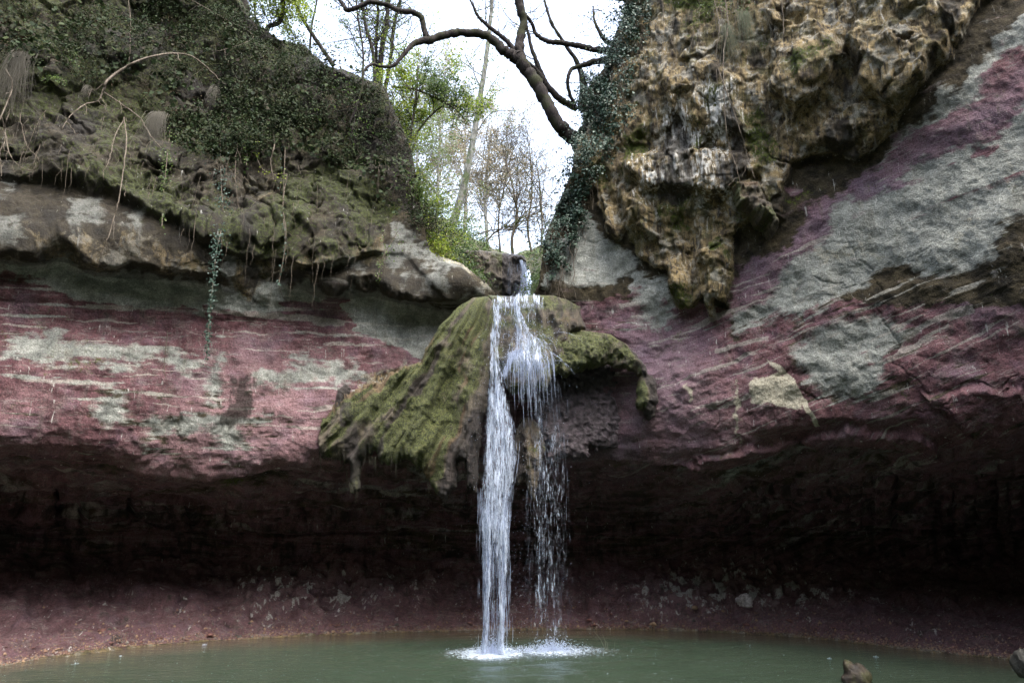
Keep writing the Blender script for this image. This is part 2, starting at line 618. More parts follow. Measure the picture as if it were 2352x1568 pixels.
# ------------------------------------------------------------------ the cliff
shore = scurve([(-600, 1640), (-300, 1590), (0, 1530), (100, 1512), (200, 1500), (300, 1487), (400, 1478), (500, 1470), (600, 1465), (800, 1456), (1000, 1449),
                (1200, 1446), (1400, 1445), (1550, 1448), (1700, 1453), (1900, 1468), (2000, 1480), (2100, 1492), (2200, 1503), (2352, 1518), (2600, 1550), (3000, 1640)])
brow = scurve([(-600, 1030), (0, 1050), (200, 1060), (400, 1085), (500, 1100), (620, 1085), (740, 1060), (900, 1040), (1100, 1045), (1300, 1050), (1420, 1050), (1560, 1072),
               (1680, 1070), (1780, 1025), (1850, 1005), (1950, 1010), (2100, 1020), (2200, 1010), (2352, 985), (3000, 960)])
top = curve([(-700, -520), (470, -520), (500, -120), (540, -10), (575, 40), (610, 62), (650, 88), (700, 100), (735, 140), (800, 172), (850, 192), (882, 205), (896, 240),
             (906, 265), (925, 300), (945, 345), (954, 400), (962, 460), (976, 545), (990, 575), (1010, 597), (1060, 610), (1100, 640), (1125, 662), (1140, 676), (1180, 682), (1225, 678),
             (1238, 650), (1244, 600), (1252, 545), (1272, 490), (1300, 425), (1322, 370), (1334, 330), (1340, 260), (1350, 200), (1386, 160), (1402, 100), (1430, 40), (1442, 0),
             (1450, -120), (1500, -520), (3100, -520)])
cols = [-600, 0, 400, 700, 900, 1060, 1180, 1300, 1450, 1600, 1800, 2050, 2352, 2900]
WY = {  # distance of the wall: rows of design height
    -520: [8.0, 9.2, 10.6, 11.3, 11.6, 11.6, 11.6, 11.3, 10.9, 10.2, 9.3, 8.5, 7.8, 6.5],
    0:    [7.9, 9.1, 10.4, 11.2, 11.5, 11.5, 11.5, 11.2, 10.8, 10.0, 9.2, 8.4, 7.7, 6.5],
    200:  [7.7, 8.9, 10.1, 10.9, 11.3, 11.5, 11.4, 11.1, 10.6, 10.0, 9.2, 8.4, 7.7, 6.5],
    400:  [7.6, 8.7, 9.8, 10.5, 10.9, 11.3, 11.2, 10.9, 10.5, 10.0, 9.35, 8.7, 7.8, 6.5],
    550:  [7.5, 8.5, 9.55, 10.2, 10.6, 10.9, 11.0, 10.8, 10.5, 10.1, 9.5, 8.8, 7.8, 6.6],
    650:  [7.8, 8.7, 9.75, 10.35, 10.6, 10.5, 10.6, 10.7, 10.55, 10.1, 9.5, 8.85, 7.9, 6.7],
    740:  [7.9, 8.8, 9.95, 10.6, 10.85, 11.0, 11.0, 10.9, 10.6, 10.2, 9.55, 8.85, 7.95, 6.8],
    860:  [7.8, 8.75, 9.9, 10.55, 10.85, 11.05, 11.1, 10.95, 10.65, 10.2, 9.55, 8.85, 8.0, 6.9],
    960:  [7.7, 8.7, 9.8, 10.45, 10.75, 11.0, 11.1, 10.95, 10.65, 10.2, 9.6, 9.0, 8.25, 7.2],
    1060: [7.8, 8.8, 9.9, 10.5, 10.8, 11.05, 11.15, 11.0, 10.7, 10.3, 9.8, 9.3, 8.65, 7.6],
    1300: [7.8, 8.8, 9.9, 10.5, 10.8, 11.05, 11.15, 11.0, 10.7, 10.3, 9.8, 9.3, 8.65, 7.6],
}
_rows = [scurve(list(zip(cols, r))) for r in WY.values()]
_rv = np.array(list(WY.keys()), float)


def wallY(U, V):
    rows = np.stack([f(U[0] if U.ndim == 2 else U) for f in _rows], 0)      # rows x columns
    if U.ndim == 2:
        out = np.empty_like(U)
        V0 = V
        k = np.clip(np.searchsorted(_rv, V0) - 1, 0, len(_rv) - 2)
        t = np.clip((V0 - _rv[k]) / (_rv[k + 1] - _rv[k]), 0, 1)
        t = t * t * (3 - 2 * t) * .6 + t * .4
        j = np.broadcast_to(np.arange(U.shape[1])[None], U.shape)
        return rows[k, j] * (1 - t) + rows[k + 1, j] * t


def bedding(U, V):
    """height above the bedding, beds dip to the left half and rise on the right"""
    tl = -.05 * np.minimum(U, 1300)
    tr = np.where(U > 1450, .42 * (U - 1450) - .42 * 60 * (1 - np.exp(-np.maximum(U - 1450, 0) / 60.)), 0)
    return V + tl + tr


us = np.concatenate((np.arange(-600, -45, 14), np.arange(-45, 2397, 2.3), np.arange(2400, 2950, 14)))
vs = np.concatenate((np.arange(1640, 1545, -6), np.arange(1545, -15, -2.3), np.arange(-16, -520, -10)))
U, V0 = np.meshgrid(us, vs)
TOPV = np.broadcast_to(top(us)[None], U.shape)
SH = np.broadcast_to(shore(us)[None], U.shape)
BR = np.broadcast_to(brow(us)[None] + 2, U.shape)
back = np.maximum(TOPV - V0, 0)            # how far past the rim
V = np.maximum(V0, TOPV)
WYv = wallY(U, np.minimum(V, BR))
Ysh = Yz(SH, 0.0)
depth = np.interp(us, [-600, 0, 500, 1100, 1700, 2352, 2950], [10.9, 11.4, 12.9, 13.6, 13.2, 11.9, 10.9])[None]
_bn = np.stack((U * .006, U * 0, U * 0), -1)
BK = 1205 + 34 * fbm(_bn, 1, 3, off=6) + 14 * fbm(_bn, 5, 2, off=7)
t = np.clip((V - BR) / (BK - BR), 0, 1)
ceil_ = (1.14 * t * t / (t + .14)) ** .66
Ycave = WYv + (depth - WYv) * ceil_
t2 = np.clip((V - BK) / (SH - BK), 0, 1)
Yfl = depth + (Ysh - depth) * (.10 * t2 + .90 * sstep(.12, 1.35, t2) / sstep(.12, 1.35, 1.0) )
_rw = np.interp(us, [-600, 700, 1100, 1500, 1900, 2900], [70, 70, 55, 60, 80, 90])[None]
WYv = WYv + .20 * np.clip((V - (BR - _rw)) / _rw, 0, 1) ** 2.2
Ycave = WYv + (depth - WYv) * ceil_
Yb = np.where(V <= BR, WYv, np.where(V < BK, Ycave, Yfl))
Yb = np.where(V > SH, Ysh - .01 * (V - SH), Yb)
_k = np.exp(-np.linspace(-2, 2, 31) ** 2); _k /= _k.sum()
_Yp = np.pad(Yb, ((15, 15), (0, 0)), mode='edge')
_Ys = sum(_k[q] * _Yp[q:q + Yb.shape[0]] for q in range(31))
_w = sstep(BR + 12, BR + 50, V) * sstep(SH - 20, SH - 60, V)
Yb = Yb * (1 - _w) + _Ys * _w
C = P(U, V, Yb)
# past the rim the ground runs back, away from the stream bed
side = np.sign(U - 1185) * sstep(30, 120, np.abs(U - 1185))
d = back * .016
C[..., 1] += d
C[..., 0] += side * d * .30
C[..., 2] += d * .22 * sstep(40, 200, np.abs(U - 1185))
# world noise shared by masks and relief
W3 = C.copy()
lo = fbm(W3, .9, 4)
mid = fbm(W3, 3.0, 4, off=11)
fin = fbm(W3, 9.0, 3, off=5)
B = bedding(U, V)
wu = 14 * mid + 5 * fin
wv = 14 * fbm(W3, 3.0, 4, off=23) + 5 * fbm(W3, 9.0, 3, off=29)
UU, VV = U + wu, V + wv
bands = fbm(np.stack((U * .004, B * .05, U * 0 + 3), -1), 1, 4, off=2)            # long thin beds
bands2 = fbm(np.stack((U * .006, B * .11, U * 0 + 9), -1), 1, 4, off=4)


def reg(*polys, soft=10.0, warp=1.0):
    best = None
    for p in polys:
        s_ = sdf(U + wu * warp, V + wv * warp, p)
        best = s_ if best is None else np.maximum(best, s_)
    return np.clip(.5 + best / (2 * soft), 0, 1)


# --- crust of the upper right wall
CRUST = [(1330, 345), (1366, 300), (1400, 180), (1430, 60), (1450, -60), (1500, -540), (2500, -540), (2420, -150), (2260, 20), (2215, 90), (2172, 168), (2110, 215), (2076, 269), (2062, 307), (2000, 346), (1961, 370), (1908, 346),
         (1851, 360), (1822, 384), (1803, 432), (1803, 509), (1769, 533), (1745, 505), (1712, 520), (1690, 552), (1686, 648), (1672, 705), (1650, 690), (1640, 739), (1625, 735), (1622, 690), (1596, 715), (1565, 715), (1545, 680),
         (1535, 619), (1470, 603), (1448, 560), (1440, 535), (1425, 560), (1398, 545), (1385, 505), (1366, 470), (1368, 446), (1345, 430), (1310, 440)]
crust_sd = sdf(U + wu * .5, V + wv * .5, CRUST, 220)
crust = sstep(-6, 8, crust_sd)
LOBES = [
    ([(1368, 440), (1395, 450), (1415, 500), (1425, 540), (1398, 548), (1378, 505)], .16),
    ([(1420, 430), (1470, 440), (1500, 470), (1535, 560), (1520, 580), (1470, 555), (1440, 520), (1415, 470)], .20),
    ([(1440, 380), (1560, 350), (1700, 360), (1760, 400), (1730, 440), (1640, 470), (1520, 470), (1430, 430)], .22),
    ([(1690, 420), (1730, 415), (1770, 470), (1775, 535), (1750, 530), (1710, 480)], .22),
    ([(1535, 600), (1570, 560), (1600, 640), (1598, 715), (1565, 712), (1545, 670)], .14),
    ([(1600, 590), (1690, 540), (1680, 690), (1640, 735), (1625, 700)], .14),
    ([(1520, 190), (1640, 150), (1720, 200), (1740, 330), (1640, 330), (1540, 290)], .16),
    ([(1760, 40), (1900, 60), (1960, 160), (1900, 250), (1830, 290), (1770, 220)], .26),
    ([(1960, 20), (2120, 0), (2200, 80), (2170, 170), (2070, 260), (1990, 240), (1940, 140)], .30),
    ([(1950, 240), (2060, 240), (2060, 310), (1990, 345), (1940, 300)], .16),
    ([(1830, 300), (1930, 290), (1960, 350), (1900, 345), (1840, 350)], .12),
]
lobe = np.zeros_like(U)
for poly, a in LOBES:
    s_ = sdf(U + wu * .9, V + wv * .9, poly, 80)
    # steep below, sloping above
    lobe = np.maximum(lobe, a * sstep(-3, 26, s_))
# --- left ledges
crackL = scurve([(-600, 470), (0, 430), (100, 455), (200, 470), (281, 496), (380, 535), (470, 565), (537, 588), (640, 600), (735, 617), (798, 605), (850, 590), (930, 600), (1000, 660), (1100, 700)])
ledgeL = scurve([(-600, 560), (-100, 575), (60, 600), (140, 590), (220, 625), (330, 632), (430, 640), (480, 650), (540, 662), (620, 640), (690, 655), (760, 680), (850, 672), (940, 690), (1020, 700), (1100, 700)])
onleft = sstep(1090, 1000, U)
cr_ = np.broadcast_to(crackL(us)[None], U.shape)
le_ = np.broadcast_to(ledgeL(us)[None], U.shape)
e1 = cr_ - V + wv * .6                 # positive above the crack
e2 = le_ - V + wv * .9
ledge1 = .16 * sstep(-4, 6, e1) * np.exp(-np.maximum(e1, 0) / 180.)
amp2 = np.interp(us, [-600, 0, 60, 470, 560, 640, 700, 930, 1000], [.3, .3, .42, .42, .14, .14, .36, .36, .2])[None]
ledge2 = amp2 * sstep(-22, 30, e2) * np.exp(-np.maximum(e2 - 22, 0) / 200.)
left_d = (ledge1 + ledge2) * onleft

# --- masks
above = sstep(-8, 8, e1) * sstep(930, 870, U) * 1.0
redtop = curve([(-600, 620), (0, 630), (101, 651), (176, 680), (218, 697), (300, 706), (420, 703), (445, 722), (483, 732), (487, 707), (588, 716), (643, 716), (655, 695), (714, 688), (790, 684), (769, 701), (815, 722),
                (816, 762), (840, 781), (878, 785), (924, 806), (941, 819), (975, 850), (1100, 850), (1300, 745), (1340, 700), (1457, 660), (1480, 662), (1560, 700), (1700, 715), (3000, 715)])
rt = redtop(U + 26 * bands + 1.5 * wu)
left_red = np.clip(.5 + (V + wv * .7 - rt) / 16., 0, 1) * (U < 1690)
RB = [(2360, 105), (2283, 130), (2254, 187), (2225, 226), (2172, 254), (2129, 288), (2062, 331), (2024, 374), (1952, 408), (1913, 461), (1865, 463), (1846, 475), (1841, 518), (1798, 581), (1688, 610), (1678, 662), (1673, 715), (1688, 718),
      (1755, 691), (1788, 638), (1803, 624), (1870, 576), (1899, 557), (1908, 490), (1932, 461), (1990, 466), (2038, 427), (2062, 432), (2086, 384), (2196, 355), (2288, 307), (2326, 259), (2360, 240), (2950, 0), (2950, -200)]
GREENS = [
    [(1700, 712), (1755, 695), (1795, 645), (1875, 580), (1902, 560), (1912, 492), (1935, 465), (1990, 470), (2040, 432), (2090, 388), (2196, 360), (2290, 312), (2370, 262), (2950, 60), (2950, 330), (2370, 480), (2302, 518), (2278, 576), (2225, 605),
     (2172, 624), (2115, 629), (2086, 590), (2038, 590), (2004, 610), (1971, 619), (1980, 657), (1955, 668), (1900, 696), (1867, 720), (1846, 730), (1815, 737), (1780, 716), (1760, 745), (1690, 757), (1685, 728)],
    [(1814, 817), (1831, 791), (1894, 749), (1978, 741), (2020, 716), (2075, 762), (2037, 816), (2033, 858), (1978, 896), (1940, 913), (1894, 905), (1856, 875), (1831, 846)],
    [(1465, 655), (1500, 635), (1535, 660), (1540, 700), (1520, 735), (1490, 750), (1465, 730), (1455, 690)],
    [(13, 819), (25, 789), (84, 772), (139, 764), (147, 793), (252, 806), (378, 819), (374, 848), (252, 850), (139, 840), (76, 831)],
    [(378, 840), (403, 810), (454, 840), (449, 861), (412, 865), (382, 861)],
    [(479, 848), (508, 831), (504, 890), (491, 928), (475, 924), (475, 882)],
    [(659, 835), (798, 840), (865, 861), (836, 890), (790, 886), (731, 873), (689, 873), (655, 877)],
    [(332, 966), (391, 957), (420, 945), (622, 953), (601, 966), (559, 991), (550, 1045), (533, 1054), (496, 1029), (483, 987), (445, 982), (420, 1003), (395, 982), (378, 1003), (344, 1008)],
    [(206, 928), (273, 924), (290, 957), (269, 966), (218, 966)],
    [(575, 856), (647, 856), (647, 890), (575, 893)],
]
STRIPES = [
    [(38, 870), (126, 876), (252, 887), (252, 894), (126, 887), (42, 876)],
    [(491, 714), (588, 716), (693, 720), (798, 738), (794, 752), (693, 736), (588, 728)],
    [(200, 700), (400, 708), (470, 722), (400, 716), (200, 708)],
    [(1420, 700), (1470, 690), (1470, 698), (1420, 712)],
    [(2075, 762), (2160, 722), (2240, 700), (2240, 716), (2150, 745), (2075, 775)],
    [(2060, 800), (2180, 740), (2180, 750), (2070, 815)],
    [(1640, 800), (1760, 770), (1760, 778), (1640, 812)],
]
g_ = np.clip(reg(*GREENS, soft=34) * 1.12 + np.where(U < 1100, .34, .22) * bands2 * (reg(*GREENS, soft=55) > .02), 0, 1)
st_ = reg(*STRIPES, soft=5, warp=.35)
rb_ = reg(RB, soft=16)
red = np.clip(np.where(U > 1690, np.maximum(np.clip(.5 + (V + wv - 700) / 16, 0, 1), 0), left_red), 0, 1)
red = np.minimum(red, 1 - g_)
red = np.maximum(red, rb_)
red = np.maximum(red, reg([(2225, 345), (2290, 330), (2280, 350), (2225, 370)], [(1805, 434), (1830, 425), (1845, 440), (1820, 450)], soft=6))
# drawn-out beds of the other colour, everywhere on the banded wall
wallzone = sstep(0, 30, V - 630)
red = np.clip(red - .55 * sstep(.30, .75, bands2) * wallzone * (V < BR + 60) + 0 * red, 0, 1)
red = np.clip(red + .40 * sstep(.45, .85, -bands) * g_, 0, 1)
streak = np.maximum(st_, .62 * sstep(.42, .85, bands2) * wallzone)
streak = np.maximum(streak, .55 * sstep(.5, .9, bands2) * rb_)
BLUES = [[(0, 420), (25, 425), (45, 470), (0, 480)], [(-80, 500), (60, 520), (75, 560), (-80, 580)], [(151, 495), (239, 478), (235, 554), (168, 554)], [(298, 516), (328, 508), (344, 516), (319, 558), (269, 546)],
         [(512, 579), (550, 596), (538, 650), (504, 638)], [(739, 608), (777, 604), (836, 625), (836, 642), (777, 625), (743, 623)],
         [(1330, 480), (1400, 555), (1470, 610), (1400, 640), (1260, 660), (1300, 560)],
         [(1440, 610), (1560, 700), (1700, 760), (1830, 560), (1990, 400), (2200, 200), (2500, -120), (2900, -500), (2900, 100), (2352, 500), (1690, 760), (1440, 760)]]
green = np.maximum(reg(*BLUES, soft=14) * np.where(U < 420, .66, 1.0), np.clip(.5 - e2 / 24., 0, 1) * (V < 900) * (U < 1300))
green = np.maximum(green, g_)
green = np.where(V > BR, np.clip(.3 + .5 * bands, 0, 1), green)
upper = above * (V < 640)
mossn = fbm(W3, 1.6, 5, off=40)
moss = upper * np.clip(.48 + .45 * mossn, 0, 1)
moss = np.maximum(moss, np.clip(1.4 * reg([(700, 390), (760, 380), (860, 440), (905, 500), (900, 530), (840, 520), (760, 450)], soft=25) + .25 * mossn, 0, 1))
moss = np.maximum(moss, .75 * reg([(1352, 400), (1385, 380), (1400, 420), (1372, 450)], [(1440, 330), (1500, 300), (1490, 400), (1430, 420)], [(1500, -20), (1700, -20), (1640, 40), (1530, 30)], [(1880, 430), (1700, 480), (1730, 500)], soft=16))
moss = np.maximum(moss, .62 * crust * sstep(.05, .7, mossn))
soil = upper * np.clip(.46 + .4 * fbm(W3, 1.1, 5, off=51) + .35 * sstep(330, 120, V) * sstep(250, 500, U), 0, 1)
soil = np.maximum(soil, reg([(880, 195), (900, 240), (960, 400), (966, 552), (900, 480), (860, 330), (840, 220)], soft=20) * .95)
soil = np.maximum(soil, reg([(540, -20), (880, 190), (900, 260), (780, 220), (700, 160), (560, 100)], soft=20) * .85)
ochre = crust * .98
ochre = np.maximum(ochre, .8 * reg([(537, 592), (790, 608), (735, 625), (630, 638), (588, 650), (571, 688), (550, 671), (533, 646)], [(806, 554), (874, 554), (895, 596), (840, 625), (798, 608)], [(330, 560), (470, 600), (480, 640), (360, 620)], soft=12))
ochre = np.maximum(ochre, .58 * sstep(0, 1, fbm(W3, 1.7, 4, off=61)) * ((V < le_) & (U < 860)))
ochre = np.maximum(ochre, reg([(820, 880), (900, 850), (1000, 830), (960, 860), (860, 900)], soft=14) * .7)
stain_shade = reg([(533, 861), (571, 861), (575, 932), (550, 987), (504, 991), (496, 953), (529, 911)], [(556, 520), (596, 520), (592, 640), (572, 690), (560, 640)], [(770, 890), (800, 885), (803, 900), (780, 945)], soft=14) * .9
dkn = fbm(W3 * np.array([1, 1, .4]), 2.6, 4, off=71)
stain_shade = np.maximum(stain_shade, crust * sstep(.15, .75, dkn) * .85)
stain_shade = np.maximum(stain_shade, upper * sstep(.1, .8, fbm(W3, 1.3, 4, off=77)) * .6)
white = reg([(1525, 280), (1580, 270), (1610, 330), (1600, 420), (1560, 430), (1530, 350)], [(1620, 230), (1700, 215), (1705, 300), (1690, 360), (1650, 340)], [(1640, 370), (1680, 380), (1670, 440), (1640, 430)], soft=26) * .62
white = np.maximum(white, .52 * reg([(1470, 400), (1700, 330), (1700, 460), (1500, 470)], soft=40))
rs = np.random.default_rng(5)
sk = np.zeros_like(U)
for q in range(150):
    if q < 66:
        u0 = rs.uniform(0, 960); v0 = rs.uniform(690, 1000); L_ = rs.uniform(15, 120); sl_ = .05 + rs.normal(0, .02); w_ = rs.uniform(1.2, 3.2)
    elif q < 130:
        u0 = rs.uniform(1640, 2330); v0 = rs.uniform(-.3, 1); L_ = rs.uniform(25, 170); sl_ = -.42 + rs.normal(0, .05); w_ = rs.uniform(1.5, 5.5)
        v0 = 980 - .42 * (u0 - 1640) - rs.uniform(-60, 330)
    else:
        u0 = rs.uniform(1380, 1640); v0 = rs.uniform(720, 980); L_ = rs.uniform(15, 70); sl_ = -.15 + rs.normal(0, .08); w_ = rs.uniform(1.2, 3.0)
    d_ = sdf(U + .25 * wu, V + .35 * wv, [(u0 - L_, v0 - sl_ * L_), (u0, v0 - w_), (u0 + L_, v0 + sl_ * L_), (u0, v0 + w_)], 12)
    sk = np.maximum(sk, np.clip(.5 + d_ / 3.0, 0, 1) * rs.uniform(.7, 1))
streak = np.maximum(streak, sk * (red > .3))
cream_glint = reg([(1734, 867), (1768, 854), (1797, 850), (1823, 884), (1852, 934), (1789, 938), (1734, 921)], soft=8)
cream_glint = np.maximum(cream_glint, .9 * reg([(1745, 820), (1797, 842), (1830, 880), (1886, 976), (1876, 980), (1815, 885), (1790, 852)], soft=4, warp=.3))
cream_glint = np.maximum(cream_glint, .55 * reg([(1870, 560), (1970, 560), (2060, 600), (1960, 600), (1880, 640)], [(2200, 480), (2300, 500), (2200, 560)], soft=30))
cream_glint = np.maximum(cream_glint, .6 * reg([(1580, 880), (1590, 880), (1597, 940), (1580, 950)], [(1690, 870), (1705, 870), (1712, 1020), (1696, 1020)], soft=6))
vio = np.clip(.8 * reg([(1420, 740), (1620, 760), (1620, 1000), (1430, 1020)], soft=60) + .7 * reg([(1680, 610), (1850, 470), (2352, 160), (2352, 260), (1900, 560), (1700, 720)], soft=40)
              + .5 * sstep(.2, .9, fbm(W3, 1.2, 3, off=81)), 0, 1)
pink = np.clip(.95 * reg([(560, 800), (760, 860), (760, 1060), (480, 1090), (300, 1060), (420, 930)], soft=60) + .5 * reg([(1500, 800), (1760, 880), (1780, 1020), (1500, 1060)], soft=60) + .35 * sstep(.1, .9, fbm(W3 * np.array([1, 1, .5]), 1.5, 4, off=87)), 0, 1) * (V < BR)
wet_darken = reg([(1280, 860), (1420, 850), (1440, 1010), (1300, 1060)], soft=40) * .9
wet_darken = np.maximum(wet_darken, .8 * upper)  # upper left slope darkened
wet_darken = np.maximum(wet_darken, reg([(1330, 1040), (1500, 1050), (1560, 1200), (1330, 1200)], soft=50) * .6)
wet_darken = np.maximum(wet_darken, .8 * sstep(14, 0, SH - V))
# shade painted under the brow, pale flaked rock at the back of the hollow
inc = (V > BR)
red = np.where(inc, np.clip(.62 + .5 * sstep(1250, 1330, V) + .25 * lo, 0, 1), red)
pale_back = (reg([(500, 1320), (640, 1315), (800, 1325), (990, 1330), (960, 1370), (700, 1400), (560, 1390)], [(1420, 1360), (1560, 1290), (1750, 1290), (1950, 1360), (1800, 1400), (1500, 1410)], soft=40, warp=.6)
             * sstep(-.45, .3, fbm(W3 * np.array([1, 1, .45]), 9, 4, off=93)))
pink = np.where(inc, np.clip(1.1 * pale_back + .12 * sstep(1320, 1400, V) * (fin + .4), 0, 1), pink)
white = np.where(inc, 1.0 * pale_back * sstep(-.3, .6, fbm(W3 * np.array([1, 1, .5]), 9, 3, off=97)) + .35 * sstep(.5, .9, fbm(W3, 7, 3, off=98)) * sstep(1330, 1380, V), white)
vio = np.where(inc, .1, vio)
RIM = [(905, 520), (960, 550), (1010, 592), (1060, 606), (1100, 636), (1145, 668), (1130, 694), (1060, 694), (1000, 672), (930, 650), (870, 620), (862, 570)]
rim = reg(RIM, soft=16, warp=.6)
ledgez = ((V < le_ + 10) & (V > cr_ - 10) & (U < 1150)) * 1.0
soil = soil * (1 - rim); moss = moss * (1 - .8 * rim); stain_shade = stain_shade * (1 - rim); wet_darken = np.maximum(wet_darken, np.maximum(.75 * rim, 1.1 * ledgez))  # rim and ledge zone darkened
green = np.clip(green + rim * (.42 + .25 * mid), 0, 1)
cream_glint = np.maximum(cream_glint, rim * (.62 + .5 * mid) * sstep(20, 4, V - TOPV + 8 * mid)); wet_darken = wet_darken * (1 - rim * sstep(22, 6, V - TOPV))  # highlight on the rim edge painted in as pale cream
ochre = np.where(inc, np.maximum(0, .75 * sstep(7, 2, SH - V) * (V < SH + 10)), ochre)
stain_shade = np.where(inc, np.clip(.05 + .28 * sstep(20, 90, V - BR) * sstep(1340, 1280, V) + .25 * lo + .25 * bands2, 0, 1), stain_shade)  # shade of the hollow's ceiling painted into this mask
wet_darken = np.where(inc, np.maximum(wet_darken, .6 * sstep(1300, 1360, V)), wet_darken)  # shore ground darkened
streak = np.where(inc, np.where(V < 1240, .60 * sstep(.3, .8, bands2), 0), streak)
soil = np.where(back > 0, .9, soil)
moss = np.where(inc, reg([(500, 1095), (530, 1085), (560, 1100), (520, 1125)], soft=12) * .6, moss)

# borders broken up: flecks of one colour in the other
fl = .26 * fin + .20 * mid + .16 * bands2 + .18 * fbm(W3, 18, 3, off=101)
red = np.clip(red + np.where(inc, 0, fl * .9 * (red * (1 - red) * 4 * .6 + .28)), -.2, 1.2)
green = np.clip(green * 1.3 - .1 + fl * .8, -.2, 1.3)
crustm = np.clip(ochre + np.where(crust > 0, fl * .5, 0), 0, 1)
ochre = crustm
# --- relief
du = np.gradient(C, axis=1)
dv = np.gradient(C, axis=0)
N = np.cross(du, dv)
N /= np.linalg.norm(N, axis=-1, keepdims=True) + 1e-9
N[(N[..., 1] > 0) & (back <= 0)] *= -1
wall_amp = np.where(V < BR, 1.0, .6)
flat = sstep(0, 40, SH - V)
disp = .10 * lo + .026 * mid + (.009 + .012 * crust) * fin + .004 * fbm(W3, 26, 2, off=9)
bedr = fbm(np.stack((U * .005 + 2, B * .045, Yb * .4), -1), 1, 4, off=17, ridge=True)
disp += .009 * bedr * sstep(600, 640, V) * sstep(-.4, .8, lo + mid)
rid = fbm(W3 * np.array([1.0, 1.0, .55]), 1.9, 5, off=19, ridge=True)
rid2 = fbm(W3 * np.array([1.0, 1.0, .35]), 5.0, 4, off=27, ridge=True)
Wp = W3 + .18 * np.stack((mid, mid * 0, fbm(W3, 3.0, 3, off=66)), -1)
a1, a2, av = cells(Wp, (1.9, 1.2, 1.5), 3)
b1_, b2_, bv = cells(Wp, (5.2, 3.0, 4.2), 9)
c1_, c2_, cv = cells(W3 + .03 * mid[..., None], (2.2, 1.5, 4.5), 15)
blocks = (av - .5) * .26 * sstep(0, .06, a2 - a1) + (bv - .5) * .085 * sstep(0, .08, b2_ - b1_) - .05 * sstep(.10, 0, a2 - a1)
disp += crust * (.11 + lobe * .95 + .07 * rid + .03 * fbm(W3 * np.array([1, 1, .22]), 4.0, 4, off=27, ridge=True) + blocks * .42)
disp += upper * blocks * .7
disp += (V > BR) * (V < SH - 3) * ((bv - .5) * .07 * sstep(0, .2, b2_ - b1_) + (av - .5) * .10 * sstep(0, .1, a2 - a1)) * sstep(1250, 1330, V)
disp += (1 - crust) * (V > 560) * ((cv - .5) * .020 * sstep(0, .15, c2_ - c1_)) * sstep(-.5, .5, lo)
# cracked blocks
blk = fbm(W3 * np.array([1, 1, 1.8]), 1.3, 3, off=33)
disp += .05 * np.abs(blk) * wallzone


def groove(pts, w, dep):
    global disp
    pp_ = np.array(pts, float)
    best = np.full(U.shape, 99.0, np.float32)
    m_ = (U > pp_[:, 0].min() - 40) & (U < pp_[:, 0].max() + 40) & (V > pp_[:, 1].min() - 40) & (V < pp_[:, 1].max() + 40)
    u_, v_ = (U + wu * 1.2)[m_], (V + wv * 1.2)[m_]
    b_ = np.full(u_.shape, 99.0)
    for (ax, ay), (bx, by) in zip(pp_[:-1], pp_[1:]):
        ex, ey = bx - ax, by - ay
        t_ = np.clip(((u_ - ax) * ex + (v_ - ay) * ey) / (ex * ex + ey * ey), 0, 1)
        b_ = np.minimum(b_, np.hypot(u_ - ax - t_ * ex, v_ - ay - t_ * ey))
    best[m_] = b_
    disp = disp - dep * np.exp(-(best / w) ** 2)


for g1 in ([(150, 540), (240, 500), (330, 505), (400, 540), (480, 570)], [(1645, 740), (1665, 790), (1675, 830), (1690, 850)], [(1783, 860), (1815, 853), (1850, 900), (1890, 925), (1930, 905), (1990, 905)], [(1950, 560), (1970, 600), (2000, 640), (2030, 720), (2060, 830), (2110, 890), (2180, 930), (2240, 985)],
           [(1640, 915), (1655, 950), (1650, 975), (1665, 1010)], [(400, 1100), (420, 1020), (395, 980), (420, 900)], [(2080, 950), (2160, 930), (2220, 880), (2300, 890), (2352, 850)], [(430, 610), (480, 618), (520, 640)], [(1340, 560), (1400, 545), (1440, 590)], [(1880, 640), (1930, 665), (1980, 660)],
           [(60, 240), (120, 300), (200, 330)], [(260, 60), (300, 130), (290, 200)], [(500, 350), (560, 420), (660, 430)], [(1500, 120), (1560, 90), (1640, 150)], [(1780, 100), (1800, 200), (1840, 260)]):
    groove(g1, 1.7, .022)
disp += upper * (.26 * fbm(W3, .9, 5, off=37) + .05 * fbm(W3, 1.6, 4, off=38, ridge=True))
disp += left_d
disp += .010 * fbm(W3 * np.array([1, 1, 1.0]), 4.5, 4, off=90, ridge=True)
# overhanging strata under the brow
disp = disp * (1 - .75 * rim) + .10 * rim
strat = fbm(np.stack((U * .003, V * .06, U * 0 + 5), -1), 1, 4, off=44, ridge=True)
disp += .10 * strat * sstep(0, 40, V - BR) * sstep(1260, 1210, V)
disp += .06 * pale_back
# broken brow slab at the right
s_ = sdf(U + wu, V + wv, [(1560, 1070), (1780, 1010), (1885, 985), (1960, 985), (2200, 1010), (2240, 985), (2100, 900), (2352, 880), (2352, 1060), (2100, 1060), (1900, 1110), (1700, 1110)], 60)
disp += .12 * sstep(0, 10, s_)
fade = np.clip(sstep(-4, 30, SH - V) + .12, 0, 1)
disp = disp * fade
sil = sstep(0, 26, V - TOPV) * .65 + .35
steep = np.abs(np.gradient(top(us), us))[None]
disp *= np.where(V0 - TOPV < 14, 1 / (1 + .35 * steep), 1)
near_lip = sstep(20, 70, np.abs(U - 1180)) + sstep(30, 90, np.abs(V - 676))
disp *= np.clip(near_lip, .15, 1) * sil
disp = np.where(V > SH + 4, 0, disp)
C = C + N * disp[..., None]
CY = C[..., 1]

